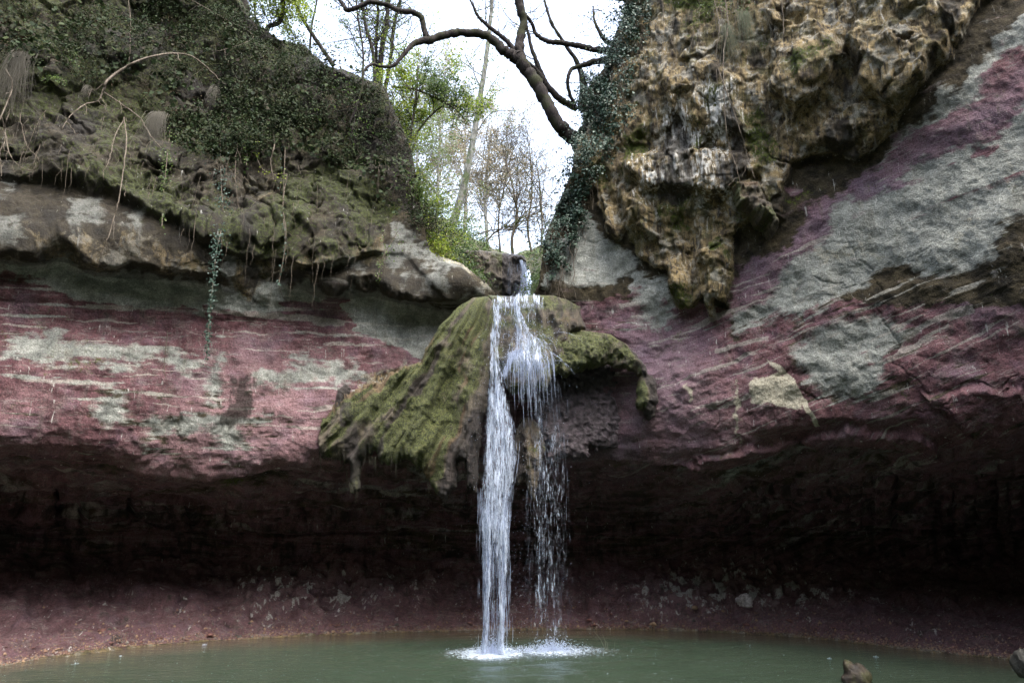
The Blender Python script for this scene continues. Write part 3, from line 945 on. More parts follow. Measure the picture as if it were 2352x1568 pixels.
H_, W_ = U.shape
ii = np.arange(H_ * W_).reshape(H_, W_)
Fq = np.stack((ii[:-1, :-1], ii[:-1, 1:], ii[1:, 1:], ii[1:, :-1]), -1)
# the shore is the low apron of ground in front of the hollow; the rest is the cliff
Vm = V0[:-1, :-1]
gsplit = 1400 + 40 * np.clip(np.abs(us - 1176) / 1176, 0, 1.6) ** 1.5
is_shore = Vm > gsplit[None, :-1]
BD = np.stack((U / 150., B / 150., Yb, U * 0 + 1), -1).reshape(-1, 4)
A1 = np.stack((red, green, moss, ochre), -1).reshape(-1, 4)
A2 = np.stack((stain_shade, white, soil, wet_darken), -1).reshape(-1, 4)
A3 = np.stack((vio, pink, cream_glint, streak), -1).reshape(-1, 4)
CF = C.reshape(-1, 3)


def submesh(name, sel):
    f = Fq[sel].reshape(-1, 4)
    used = np.unique(f)
    mp = np.full(H_ * W_, -1, np.int64)
    mp[used] = np.arange(len(used))
    me = mesh_np(name, CF[used], mp[f], True, {"mask_a": A1[used], "mask_b": A2[used], "mask_c": A3[used], "bedding": BD[used]})
    return link(name, me, M_ROCK)


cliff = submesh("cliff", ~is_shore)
tag(cliff, "curved cliff of banded maroon and grey green rock undercut by a dark hollow", "cliff", None, "structure")
shore_o = submesh("shore", is_shore)
tag(shore_o, "dark red sloping ground between the pool and the hollow", "shore", None, "structure")


def on_cliff(u, v, lift=0.0):
    """point and normal on the finished cliff"""
    j = np.clip(np.searchsorted(us, u), 1, W_ - 2)
    i = np.clip(np.searchsorted(-vs, -np.asarray(v, float)), 1, H_ - 2)
    p = C[i, j]
    n = np.cross(C[i, j + 1] - C[i, j - 1], C[i + 1, j] - C[i - 1, j])
    n /= np.linalg.norm(n, axis=-1, keepdims=True) + 1e-9
    n = np.where(n[..., 1:2] > 0, -n, n)
    return p + n * lift, n


# ------------------------------------------------------------------ pool, ground, far banks
px = np.concatenate((np.linspace(-40, -9, 14)[:-1], np.linspace(-9, 9, 361), np.linspace(9, 40, 14)[1:]))
py = np.concatenate((np.linspace(-30, 5, 20)[:-1], np.linspace(5, 13, 240)))
X, Yp = np.meshgrid(px, py)
Upx = 1176 + X / np.maximum(Yp, .5) * 1560
wY = np.interp(Upx, us, Yz(shore(us), 0.0))
shal = np.clip(1 - (wY - Yp) / 1.1, 0, 1) * .9 * (Yp > 3)
s1 = np.array([-.29, 10.15]); s2 = np.array([.58, 10.3])
r1 = np.hypot((X - s1[0]) / .44, (Yp - s1[1]) / .40)
r2 = np.hypot((X - s2[0]) / .62, (Yp - s2[1]) / .34)
foam = np.clip(np.maximum(.95 - .52 * r1, .72 - .42 * r2), 0, 1)
near = np.clip(1.4 - np.minimum(r1, r2) * .25, 0, 1)
Zw = .006 * fbm(np.stack((X, Yp, X * 0), -1), np.array([1.5, 3, 1]), 3) + .014 * np.cos(np.minimum(r1, r2) * 5 + 1.5 * fbm(np.stack((X, Yp, X * 0), -1), 2, 2)) * np.exp(-np.minimum(r1, r2) * .35)
pv = np.stack((X, Yp, Zw * (Yp > 5)), -1).reshape(-1, 3)
hh, ww = X.shape
pi_ = np.arange(hh * ww).reshape(hh, ww)
pf = np.stack((pi_[:-1, :-1], pi_[:-1, 1:], pi_[1:, 1:], pi_[1:, :-1]), -1).reshape(-1, 4)
pool = link("pool_water", mesh_np("pool_water", pv, pf, True, {"mask_a": np.stack((shal, near, foam, foam * 0), -1).reshape(-1, 4)}), M_POOL)
tag(pool, "still dark green pool below the waterfall", "water", None, "structure")

M_SOIL = plain_rock("bank_soil", (.020, .022, .012), (.065, .06, .035), 2, .95, (.03, .045, .012))


def terrain(name, fx, nx, ny, mat, label, cat):
    a, b = np.meshgrid(np.linspace(0, 1, nx), np.linspace(0, 1, ny))
    p = fx(a, b)
    p[..., 2] += .25 * fbm(p, .5, 4, off=3)
    p[..., 1] += .2 * fbm(p, .7, 4, off=8)
    k = np.arange(nx * ny).reshape(ny, nx)
    f = np.stack((k[:-1, :-1], k[:-1, 1:], k[1:, 1:], k[1:, :-1]), -1).reshape(-1, 4)
    o = link(name, mesh_np(name, p.reshape(-1, 3), f), mat)
    return tag(o, label, cat, None, "structure")


# ground sheet under everything, and an unseen bank added to block low sky light
terrain("ground", lambda a, b: np.stack((-400 + 800 * a, -400 + 800 * b, -1.2 + 0 * a), -1), 30, 30, M_SOIL, "soil under and around the gorge", "ground")
terrain("light_block_bank", lambda a, b: np.stack(((9 + 6 * b) * np.cos(math.pi * (1.0 + a)), 17.0 + (21 + 5 * b) * np.sin(math.pi * (1.0 + a)), -.6 + 17 * b ** .9), -1), 120, 30, M_SOIL, "unseen earth bank added to block low sky light", "bank")

# ------------------------------------------------------------------ tufa aprons hung round the fall
def shell(name, poly, Yf, thick, mats, masks, label, cat, relief, fringe=10, step=2.3, parent=None, back_off=.25, warp=3.):
    """a solid slab: its outline from poly, its face bulging towards the viewer, its back behind it"""
    pts = np.array(poly, float)
    uu = np.arange(pts[:, 0].min() - 12, pts[:, 0].max() + 14, step)
    vv = np.arange(pts[:, 1].min() - 12, pts[:, 1].max() + 26, step)
    a, b = np.meshgrid(uu, vv)
    base = P(a, b, Yf(a, b))
    # ragged hanging hem: edge noise that changes quickly along u and slowly down v
    fr = fringe * (fbm(np.stack((a * .11, b * .012, a * 0), -1), 1, 3, off=len(name)) + .5 * fbm(np.stack((a * .35, b * .03, a * 0 + 4), -1), 1, 2))
    fr = fr * sstep(.18, .5, (b - pts[:, 1].min()) / np.ptp(pts[:, 1]))
    s_ = sdf(a + warp * fbm(base, 6, 3), b + fr + (warp - 3) * fbm(base, 4, 3, off=77), poly, 80)
    keep = s_ > 0
    prof = np.sqrt(np.clip(1 - (1 - np.clip(s_ / 42., 0, 1)) ** 2, 0, 1))
    front = base.copy()
    dY = -thick * prof - relief(a, b, base) * np.clip(s_ / 10, .15, 1)
    front[..., 1] += dY
    bk = base.copy()
    bk[..., 1] += back_off * prof + .01
    h, w = a.shape
    idx = np.arange(h * w).reshape(h, w)
    q = keep[:-1, :-1] & keep[1:, :-1] & keep[:-1, 1:] & keep[1:, 1:]
    f = np.stack((idx[:-1, :-1], idx[:-1, 1:], idx[1:, 1:], idx[1:, :-1]), -1)[q]
    nv = h * w
    # rim faces
    faces = [f, f[:, ::-1] + nv]
    qq = np.pad(q, 1)
    rim = []
    for (di, dj, e0, e1) in ((-1, 0, (0, 0), (0, 1)), (1, 0, (1, 1), (1, 0)), (0, -1, (1, 0), (0, 0)), (0, 1, (0, 1), (1, 1))):
        nb = qq[1 + di:qq.shape[0] - 1 + di, 1 + dj:qq.shape[1] - 1 + dj]
        I, J = np.nonzero(q & ~nb)
        A = idx[I + e0[0], J + e0[1]]
        Bx = idx[I + e1[0], J + e1[1]]
        rim.append(np.stack((Bx, A, A + nv, Bx + nv), -1))
    faces.append(np.concatenate(rim))
    f = np.concatenate(faces)
    used = np.unique(f)
    mp = np.full(2 * nv, -1, np.int64)
    mp[used] = np.arange(len(used))
    co = np.concatenate((front.reshape(-1, 3), bk.reshape(-1, 3)))
    mk = masks(a, b, base, s_)
    mk = np.stack([np.clip(np.broadcast_to(x, a.shape), 0, 1) for x in mk], -1).reshape(-1, 4)
    mk = np.concatenate((mk, mk))
    o = link(name, mesh_np(name, co[used], mp[f], True, {"mask_a": mk[used]}), mats)
    if parent is None:
        tag(o, label, cat)
    else:
        under(o, parent)
    return o


def apronY(a, b):
    ph = np.arctan2(a - 1165, np.maximum(b - 560, 5))
    yy = 10.22 + .34 * np.abs(ph) ** 1.5 + .00018 * np.maximum(0, b - 900)
    wy = np.interp(a, [700, 800, 900, 1000, 1100, 1180], [10.42, 10.50, 10.50, 10.45, 10.35, 10.3])
    return np.minimum(yy + .12, wy)


def apron_ridges(a, b, p):
    ph = np.arctan2(a - 1165, np.maximum(b - 560, 5))
    w = ph + .015 * fbm(p, 2, 3)
    r = fbm(np.stack((w * 7, b * .002, w * 0), -1), 1, 4, off=3, ridge=True)
    r2 = fbm(np.stack((w * 24, b * .006, w * 0), -1), 1, 3, off=8)
    r3 = fbm(np.stack((w * 55, b * .012, w * 0), -1), 1, 3, off=28)
    return (.15 * r + .065 * r2 + .018 * r3 + .015 * fbm(p, 14, 3) + .03 * fbm(p, 3, 3)) * (.2 + .8 * sstep(680, 800, b))


def apron_masks(a, b, p, s_):
    ph = np.arctan2(a - 1165, np.maximum(b - 560, 5)) + .03 * fbm(p, 3, 3)
    f1 = fbm(np.stack((ph * 8, b * .004, ph * 0), -1), 1, 4, off=13)
    f2 = fbm(np.stack((ph * 12, b * .003, ph * 0), -1), 1, 3, off=23)
    n = fbm(p, 4, 4)
    core = sstep(-.24, -.14, ph) * (a < 1130)                    # pale grey rib beside the water
    moss = .78 + .35 * f1 + .25 * n - .55 * core - .55 * sstep(.15, .7, f2)
    moss = moss + .28 * sstep(-.48, -.7, ph)
    dark = .10 + .55 * sstep(.25, .8, f2) + .4 * core * sstep(760, 900, b) + .25 * sstep(40, 0, s_) * (b > 950)
    dark = dark * (1 - .6 * sstep(-.48, -.7, ph)) + .35 * (sdf(a + 6 * n, b, [(785, 930), (820, 930), (835, 1130), (800, 1130), (795, 1010)], 60) > 0)
    rust = .25 * sstep(.2, .8, -f1) + .5 * sstep(30, 6, s_) * (b < 960) * (a < 1000) + .55 * sstep(.4, .8, fbm(np.stack((ph * 15, b * .004, ph), -1), 1, 3, off=31))
    wet = .35 + .5 * core + .3 * f2
    return moss, dark, rust, wet


APRON = [(1118, 680), (1085, 684), (1050, 705), (1005, 755), (980, 800), (965, 832), (930, 842), (880, 870), (845, 888), (810, 900), (775, 925), (742, 955), (728, 1000), (738, 1048), (782, 1056), (803, 1074), (806, 1138), (826, 1128),
         (834, 1052), (858, 1044), (880, 1066), (898, 1068), (915, 1056), (940, 1056), (975, 1082), (984, 1118), (1022, 1142), (1046, 1118), (1056, 1062), (1068, 1066), (1070, 1116), (1096, 1122), (1108, 1000), (1128, 850), (1150, 700)]
tufa_l = shell("tufa_apron", APRON, apronY, .10, M_TUFA, apron_masks, "large ribbed moss-green tufa apron spreading left of the waterfall with a ragged dripping hem", "tufa", apron_ridges, 11)


# roots and drips along the hem
mb = MB()
hem = [(735, 1046), (782, 1056), (806, 1130), (820, 1132), (834, 1060), (880, 1064), (898, 1066), (940, 1056), (975, 1080), (984, 1116), (1022, 1138), (1046, 1116), (1056, 1064), (1072, 1112), (1096, 1118)]
hx = np.array([h[0] for h in hem], float); hy = np.array([h[1] for h in hem], float)
for _ in range(150):
    u_ = rng.uniform(732, 1098); v_ = np.interp(u_, hx, hy)
    y_ = float(apronY(np.array(u_), np.array(v_))) - rng.uniform(-.05, .08)
    k = 6; L_ = rng.exponential(7) + 4
    vv = v_ - 14 + np.linspace(0, L_ + 14, k)
    mb.tube(P(u_ + np.cumsum(rng.normal(0, .6, k)), vv, y_ + 0 * vv), rng.uniform(.003, .009) * np.linspace(1, .15, k), 4)
mb.tube(P(np.array([738, 736, 737, 733, 734]), np.array([1040, 1060, 1075, 1085, 1098]), np.full(5, 10.35)), [.006, .004, .003, .003, .001], 4)
o = mb.build("dripping_roots", plain_rock("wet_roots", (.012, .011, .008), (.045, .042, .022), 30, .3))
o["kind"] = "stuff"
under(o, tufa_l)


def g_masks(mo, da, ru, we, off=0):
    def f(a, b, p, s_):
        n = fbm(p, 4, 4, off=off)
        n2 = fbm(p * np.array([1, 1, .3]), 8, 3, off=off + 5)
        return mo + .5 * n, da + .55 * n2 - .1, ru + .35 * fbm(p, 5, 3, off=off + 9), we + .2 * n
    return f


def lumps(k=1.0, off=0):
    def f(a, b, p):
        return k * (.07 * fbm(p * np.array([1, 1, .5]), 3.5, 4, off=off, ridge=True) + .03 * fbm(p, 12, 3, off=off))
    return f


def cst(y):
    return lambda a, b: y + 0 * a


# rock under and right of the water
LEDGE = [(1120, 678), (1180, 682), (1225, 679), (1270, 678), (1305, 690), (1330, 705), (1345, 760), (1310, 775), (1300, 830), (1275, 850), (1255, 900), (1235, 885), (1200, 905), (1165, 900), (1150, 860), (1120, 880), (1108, 830)]
shell("lip_rock", LEDGE, lambda a, b: 10.42 + .0006 * np.abs(a - 1190) + .0002 * (b - 680) * -1, .16, M_TUFA, g_masks(.50, .38, .25, .7, 3), "wet brown rock under the lip the water runs over", "rock", lambda a, b, p: .05 * fbm(p * np.array([1, 1, .35]), 4, 4, off=2, ridge=True) + .015 * fbm(p, 12, 3), 5, back_off=.5)
ARM = [(1300, 765), (1335, 758), (1400, 768), (1445, 795), (1480, 835), (1505, 880), (1512, 920), (1504, 955), (1494, 962), (1478, 945), (1458, 928), (1462, 890), (1470, 870), (1450, 848), (1400, 838), (1340, 848), (1290, 868), (1262, 850), (1270, 800)]


def arm_masks(a, b, p, s_):
    n = fbm(p, 4, 4, off=2)
    d_ = sdf(a + 5 * n, b, [(1440, 795), (1480, 835), (1512, 890), (1512, 970), (1480, 965), (1484, 900), (1465, 840)], 60)
    edge = sstep(12, 2, s_)
    return .72 + .5 * n - 1.6 * sstep(-3, 5, d_), .0 + 1.8 * sstep(-3, 5, d_) + .25 * n, .12 + .3 * edge, .4


shell("drooping_tufa", ARM, lambda a, b: 10.45 - .0006 * (a - 1300), .16, M_TUFA, arm_masks, "drooping mossy tufa arm hooked down right of the waterfall, its tip black", "tufa", lumps(1.0, 7), 7, back_off=.3)
BOSS = [(1195, 962), (1215, 955), (1240, 975), (1252, 1030), (1240, 1100), (1225, 1160), (1212, 1120), (1200, 1090), (1188, 1120), (1178, 1050), (1182, 990)]
shell("tufa_boss", BOSS, cst(10.75), .12, M_TUFA, g_masks(.15, .55, .3, .9, 11), "smooth brown boss of tufa half hidden behind the falling water", "tufa", lumps(.8, 9), 7, back_off=.4)
M_WETR = plain_rock('wet_dark_rock', (.016, .012, .014), (.075, .058, .066), 11, .3)
WET = [(1245, 860), (1300, 838), (1380, 832), (1430, 850), (1442, 900), (1430, 950), (1440, 1000), (1412, 1035), (1370, 1030), (1345, 1062), (1300, 1050), (1262, 1075), (1245, 1010), (1225, 940)]
shell("wet_rock_face", WET, cst(10.84), .10, M_WETR, g_masks(.12, .62, .12, 1.0, 15), "glistening dark root-veined rock under the drooping tufa arm", "rock", lambda a, b, p: .03 * fbm(p, 4, 4) + .02 * fbm(p, 12, 3, ridge=True), 6, back_off=.4, warp=14.)
shell("tufa_tuft", [(775, 895), (795, 880), (806, 890), (800, 915), (786, 935), (772, 945), (766, 930)], cst(10.35), .05, M_TUFA, g_masks(.0, 1.0, 0, .6, 21), "small black clump of roots above the left tip of the tufa apron", "tufa", lumps(.8, 5), 5, back_off=.2)
# a dripping spur on the crust of the right wall
shell("crust_spur", [(1690, 420), (1740, 418), (1758, 455), (1775, 480), (1786, 525), (1776, 542), (1762, 520), (1744, 512), (1722, 478), (1700, 462)], cst(9.28), .12, M_TUFA, g_masks(.35, .1, .35, .2, 25), "knobbly ochre spur pointing down from the crusted overhang", "rock", lumps(1.6, 12), 9, back_off=.5)

# ------------------------------------------------------------------ the fall
def strands(mb, n, cfn, hfn, v0, v1, lenr, rad, Yfn, wob=1.2, rg=rng, vbias=1.0, bulge=.10):
    for _ in range(n):
        c = rg.uniform(-1, 1)
        a = v0 + (v1 - v0) * rg.random() ** vbias
        b = min(v1, a + rg.uniform(*lenr))
        if b - a < 8: continue
        k = max(4, int((b - a) / 14))
        v = np.linspace(a, b, k)
        ph = rg.uniform(0, 6.28)
        u = cfn(v) + c * hfn(v) + wob * np.sin(v * .03 + ph) + rg.normal(0, wob * .25, k)
        Y = Yfn(v) - bulge * math.sqrt(1 - c * c) * rg.uniform(.6, 1.1)
        r = rg.uniform(*rad) * np.sin(np.linspace(.12, 3.02, k)) ** .5
        mb.tube(P(u, v, Y), r, 4)


def sheet(mb, cfn, hfn, v0, v1, Yfn, off, n=26):
    v = np.arange(v0, v1, 5.0)
    c = np.linspace(-1, 1, n)
    vv, cc = np.meshgrid(v, c, indexing='ij')
    u = cfn(vv) + cc * hfn(vv)
    Y = Yfn(vv) - .07 * np.sqrt(np.clip(1 - cc * cc, 0, 1)) + .05 * fbm(np.stack((cc * 2.5, vv * .006, cc * 0), -1), 1, 3, off=off)
    p = P(u, vv, Y).reshape(-1, 3)
    k = np.arange(len(v) * n).reshape(len(v), n)
    mb.add(p, np.stack((k[:-1, :-1], k[:-1, 1:], k[1:, 1:], k[1:, :-1]), -1).reshape(-1, 4))


fall = empty("waterfall", P(1140, 1500, 10.1), "white waterfall pouring over the mossy tufa into the pool", "waterfall")
fy = scurve([(680, 10.22), (720, 10.06), (800, 9.98), (900, 9.92), (1100, 9.93), (1300, 10.0), (1500, 10.1)])
_L = scurve([(680, 1132), (720, 1129), (800, 1125), (860, 1121), (940, 1114), (1000, 1111), (1060, 1108), (1150, 1105), (1240, 1104), (1500, 1102)])
_R = scurve([(680, 1152), (720, 1148), (800, 1147), (860, 1156), (920, 1167), (980, 1180), (1030, 1189), (1080, 1184), (1140, 1175), (1240, 1168), (1500, 1165)])


def mc(v): return (_L(v) + _R(v)) / 2
def mh(v): return (_R(v) - _L(v)) / 2


def film(name, cfn, hfn, v0, v1, Yfn, off, mat, parent, n=30, soft=2.5, dens=1.0, head=20., tail=40., wob=0.):
    """a torn film of water: its body is rippled, its margins thin out"""
    v = np.arange(v0, v1, 4.0)
    c = np.linspace(-1.08, 1.08, n)
    vv, cc = np.meshgrid(v, c, indexing='ij')
    u = cfn(vv) + cc * hfn(vv) + (1.5 + 3.0 * cc * cc) * fbm(np.stack((cc * 1.2, vv * .035, cc * 0), -1), 1, 4, off=off + 4)
    Y = Yfn(vv) - .08 * np.sqrt(np.clip(1 - np.clip(np.abs(cc), 0, 1) ** 2, 0, 1)) + .05 * fbm(np.stack((cc * 3, vv * .008, cc * 0), -1), 1, 3, off=off)
    den = dens * np.clip((1.08 - np.abs(cc)) * soft, 0, 1) * np.clip((vv - v0) / head, 0, 1) * np.clip((v1 - vv) / tail, 0, 1)
    fl_ = np.stack((den, 0 * den, 0 * den, 0 * den + 1), -1).reshape(-1, 4)
    k = np.arange(vv.size).reshape(vv.shape)
    f = np.stack((k[:-1, :-1], k[:-1, 1:], k[1:, 1:], k[1:, :-1]), -1).reshape(-1, 4)
    vv0 = vv; vv = vv + wob * (fbm(np.stack((cc * 5, cc * 0, cc * 0 + off), -1), 1, 3) + 1.2 * cc * cc)
    flow = np.stack(((u - 1176) / 150. + off, Y * 0 + off * 1.7, vv / 150., 0 * u + 1), -1).reshape(-1, 4)
    o = link(name, mesh_np(name, P(u, vv, Y).reshape(-1, 3), f, True, {"mask_a": fl_, "flow": flow}), mat)
    under(o, parent)
    return o


def wlk(mb, n, cfn, hfn, v0, v1, lenr, rad, Yfn, conc=1.0, drift=6, rg=rng, sides=4, both=True):
    """clusters of filaments: neighbours run together and part again, leaving dark gaps"""
    heads = rg.uniform(-1, 1, max(3, n // 9))
    for _ in range(n):
        h_ = rg.choice(heads)
        c = np.clip(h_ + rg.normal(0, .11), -1.12, 1.12)
        a = rg.uniform(v0 - 20, v1); L_ = rg.uniform(*lenr)
        b = min(v1 + rg.normal(0, 14), a + L_)
        a = max(a, v0)
        if b - a < 8: continue
        k = max(4, int((b - a) / 12))
        v = np.linspace(a, b, k)
        u = cfn(v) + c * hfn(v) + np.cumsum(rg.normal(0, drift * .12, k))
        Y = Yfn(v) - .09 * math.sqrt(max(0, 1 - c * c)) * rg.uniform(.4, 1.2)
        r = rg.uniform(*rad) * np.sin(np.linspace(.1, 3.04, k)) ** .7
        mb.tube(P(u, v, Y), r, sides)


mb = MB()
wlk(mb, 60, mc, mh, 688, 1230, (20, 90), (.0015, .004), fy)
wlk(mb, 70, mc, mh, 900, 1230, (20, 80), (.0015, .004), fy)
wlk(mb, 70, lambda v: mc(v) + 2, lambda v: mh(v) * 1.10, 940, 1230, (20, 70), (.0015, .004), fy)
c1 = scurve([(1150, 1120), (1250, 1119), (1400, 1117), (1500, 1113)])
c2 = scurve([(1150, 1150), (1250, 1154), (1400, 1152), (1500, 1150)])
hw = scurve([(1150, 17), (1250, 10), (1400, 6), (1500, 6)])
hw2 = scurve([(1150, 18), (1250, 13), (1400, 9), (1500, 9)])
for cf, hf in ((c1, hw), (c2, hw2)):
    wlk(mb, 90, cf, hf, 1130, 1500, (40, 160), (.0018, .005), fy)
wlk(mb, 130, lambda v: 1135 + 0 * v, lambda v: 37 + 0 * v, 1120, 1490, (30, 150), (.0015, .004), fy)
mb.build("main_stream", M_WATER, fall)
film("water_film", mc, mh, 684, 1270, fy, 1, M_FILM, fall, 34, 3.0)
film("water_film", lambda v: mc(v) + 1, lambda v: mh(v) * .9, 850, 1250, lambda v: fy(v) - .05, 7, M_FILM, fall, 34, 3.0, .95, 60)
for cf, hf in ((c1, hw), (c2, hw2)):
    film("water_film", cf, lambda v, hf=hf: hf(v) * 1.15, 1130, 1506, lambda v: fy(v) - .02, 5 + int(cf(1300)), M_FILM, fall, 16, 2.5, 1.18, 80, 10)
film("water_film", lambda v: 1135 + 0 * v, lambda v: 34 + 0 * v, 1130, 1500, lambda v: fy(v) + .04, 11, M_FILM, fall, 30, 2.0, .46, 60, 10)
film("water_film", lambda v: 1189 + 0 * v, lambda v: 68 + 0 * v, 670, 730, lambda v: 10.45 - .33 * sstep(668, 700, v), 29, M_FILM, fall, 60, 3.0, .9, 10, 45, 5.)
# the spray that bounces off the ledge
ry = scurve([(680, 10.12), (740, 10.05), (800, 9.98), (830, 9.86), (900, 9.84), (1000, 9.86)])
rc = scurve([(680, 1184), (720, 1190), (760, 1202), (800, 1212), (840, 1220), (900, 1226), (960, 1232)])
rh = scurve([(680, 8), (720, 13), (760, 25), (790, 38), (830, 46), (880, 46), (960, 44)])
mb = MB()
wlk(mb, 120, rc, rh, 682, 850, (10, 36), (.0015, .004), ry, drift=18)
for _ in range(210):        # the fringe: each filament ends where it likes, most of them early
    c = np.clip(rng.normal(.05, .55), -1, 1.15)
    v0 = rng.uniform(812, 850) - 10 * abs(c)
    L_ = 12 + rng.exponential(42) * (1.1 - .3 * abs(c - .3))
    v = np.linspace(v0, min(v0 + L_, 1010), 8)
    mb.tube(P(rc(v0) + c * 46 + (v - v0) * (.04 + .05 * c) + np.cumsum(rng.normal(0, .5, 8)), v, 9.88 - .06 * rng.random() + 0 * v), rng.uniform(.0022, .006) * np.linspace(1, .25, 8), 4)
for _ in range(130):        # arcs thrown off the ledge
    u0, v0 = rng.normal(1205, 22), rng.uniform(762, 835)
    dx = (u0 - 1185) * rng.uniform(.05, .9) + rng.normal(0, 7)
    tt = np.linspace(0, 1, 7)
    hgt = rng.uniform(6, 42)
    mb.tube(P(u0 + dx * tt, v0 - 14 * tt * (1 - tt) * 2 + hgt * tt * tt, 9.92 - .12 * tt + rng.normal(0, .03)), rng.uniform(.0012, .0035) * np.sin(np.linspace(.2, 3, 7)), 4)
for _ in range(60):         # the arc that sweeps back left into the main stream
    tt = np.linspace(0, 1, 9)
    j_ = rng.normal(0, 3)
    mb.tube(P(1200 - 42 * tt ** .8 + j_, 808 + 6 * tt + 48 * tt ** 3 + rng.normal(0, 4), 9.9 - .04 * tt), rng.uniform(.002, .006) * np.sin(np.linspace(.3, 2.9, 9)), 4)
mb.build("side_spray", M_WATER, fall)
film("water_film", rc, lambda v: rh(v) * .95, 680, 905, ry, 13, M_FILM, fall, 34, 2.2, .92, 14, 90)
film("water_film", lambda v: 1190 + 0 * v, lambda v: 58 + 0 * v, 684, 800, lambda v: 10.16 - .0008 * (v - 680), 17, M_FILM, fall, 40, 2.0, .64, 10, 70)
film("water_film", lambda v: 1262 + 0 * v, lambda v: 52 + 0 * v, 900, 1492, lambda v: 10.12 + .0003 * (v - 900), 19, M_FILM, fall, 40, 1.3, .57, 120, 10)
film("water_film", lambda v: 1235 + .01 * (v - 900), lambda v: 12 + 0 * v, 850, 1480, lambda v: 10.05 + .0003 * (v - 900), 23, M_FILM, fall, 10, 1.3, .62, 60, 120)
mb = MB()
vc = scurve([(850, 1262), (950, 1262), (1100, 1258), (1300, 1255), (1490, 1262)])
vh = scurve([(850, 30), (950, 45), (1100, 50), (1300, 52), (1490, 52)])
vy = scurve([(850, 10.0), (1490, 10.28)])
strands(mb, 300, vc, vh, 850, 1488, (14, 60), (.0006, .0014), vy, .6)
for cu, n in ((1238, 14), (1268, 8), (1224, 12), (1292, 6), (1210, 8), (1252, 6), (1304, 4)):
    strands(mb, n, lambda v, cu=cu: cu + .012 * (v - 900), lambda v: 4 + 0 * v, 900, 1488, (14, 70), (.0008, .0022), vy, .8)
mb.build("drop_veil", M_VEIL, fall)
# water sliding over the lip
mb = MB()
a, b = np.meshgrid(np.linspace(1128, 1250, 80), np.linspace(0, 1, 40))
bb = b
Yl = 11.3 - 1.12 * bb
zl = 5.20 - .10 * np.clip((bb - .72) / .28, 0, 1) ** 2 * 2.2
base_ = P(a, 684, Yl)
pp = np.stack((base_[..., 0], Yl + .05 * fbm(base_ * np.array([1, 0, 0]), 5, 3), zl + .03 * fbm(base_, 8, 3) - .02), -1)
k = np.arange(a.size).reshape(a.shape)
mb.add(pp.reshape(-1, 3), np.stack((k[:-1, :-1], k[:-1, 1:], k[1:, 1:], k[1:, :-1]), -1).reshape(-1, 4))
mb.build("lip_water", M_LIP, fall)


def octa(centers, r):
    """little drops: one mesh of octahedra"""
    d = np.array([[1, 0, 0], [-1, 0, 0], [0, 1, 0], [0, -1, 0], [0, 0, 1], [0, 0, -1]], float)
    f = np.array([[0, 2, 4], [2, 1, 4], [1, 3, 4], [3, 0, 4], [2, 0, 5], [1, 2, 5], [3, 1, 5], [0, 3, 5]])
    n = len(centers)
    v = centers[:, None] + d[None] * np.asarray(r)[:, None, None]
    return v.reshape(-1, 3), (f[None] + 6 * np.arange(n)[:, None, None]).reshape(-1, 3)


mb = MB()
for (cx, cy, rx, ryy, n, hh_) in ((-.27, 10.1, .26, .2, 1700, .09), (.58, 10.28, .45, .22, 2000, .075), (.2, 10.2, .9, .45, 500, .04)):
    aa = rng.uniform(0, 6.283, n); rr = np.abs(rng.normal(0, .62, n))
    z = np.abs(rng.normal(0, 1, n)) * hh_ * np.exp(-rr * rr * .7)
    c_ = np.stack((cx + rx * rr * np.cos(aa) * 1.1, cy + ryy * rr * np.sin(aa), z), -1)
    mb.add(*octa(c_, rng.uniform(.0015, .0055, n) * (1 + .5 * np.exp(-rr))))
mb.build("splash", M_DROP, fall, False)
mb = MB()
n = 420
vr = rng.uniform(860, 1480, n)
mb.add(*octa(P(1200 + rng.normal(0, 60, n), vr, 10.0 + rng.normal(0, .15, n)), rng.uniform(.002, .005, n)))
n = 900
mb.add(*octa(P(1140 + rng.normal(0, 27, n), rng.uniform(760, 1490, n), 9.9 + rng.normal(0, .08, n)), rng.uniform(.0015, .0045, n)))
n = 520
mb.add(*octa(P(1215 + rng.normal(0, 38, n), rng.normal(800, 45, n), 9.9 + rng.normal(0, .08, n)), rng.uniform(.003, .007, n)))
mb.build("flying_drops", M_DROP, fall, False)
# single drips breaking the pool
spots = [(862, 1580, "middle of the left half"), (340, 1552, "near the left shore")]
for i, (u, v) in enumerate([(172, 1524), (277, 1506), (470, 1480), (1722, 1482), (1905, 1512), (2012, 1508)]):
    y = float(Yz(v, 0)); c = P(u, v, y)
    mb = MB()
    m_ = int(rng.integers(4, 11)); z_ = rng.uniform(.35, .9)
    mb.add(*octa(c + np.stack((rng.normal(0, .014, m_), rng.normal(0, .012, m_), np.abs(rng.normal(0, .03, m_)) * z_), -1), rng.uniform(.0015, .004, m_)))
    mb.tube(c + np.array([[0, 0, 0], [0.002, 0, .018], [0, 0, .03]]) * z_, [.003, .002, .001], 4)
    th_ = np.linspace(0, 2 * math.pi, 17)
    mb.tube(c + np.stack((.05 * z_ * np.cos(th_), .05 * z_ * np.sin(th_), 0 * th_ + .004), -1), .0014, 4)
    o = mb.build("drip_splash", M_DROP)
    tag(o, 'tiny drip splash on the pool, ' + ['leftmost of all', 'second from the left', 'closest to the waterfall on its left', 'closest to the waterfall on its right', 'just up and left of the brown boulder', 'rightmost of all'][i], "splash", "tiny drip splashes on the pool")

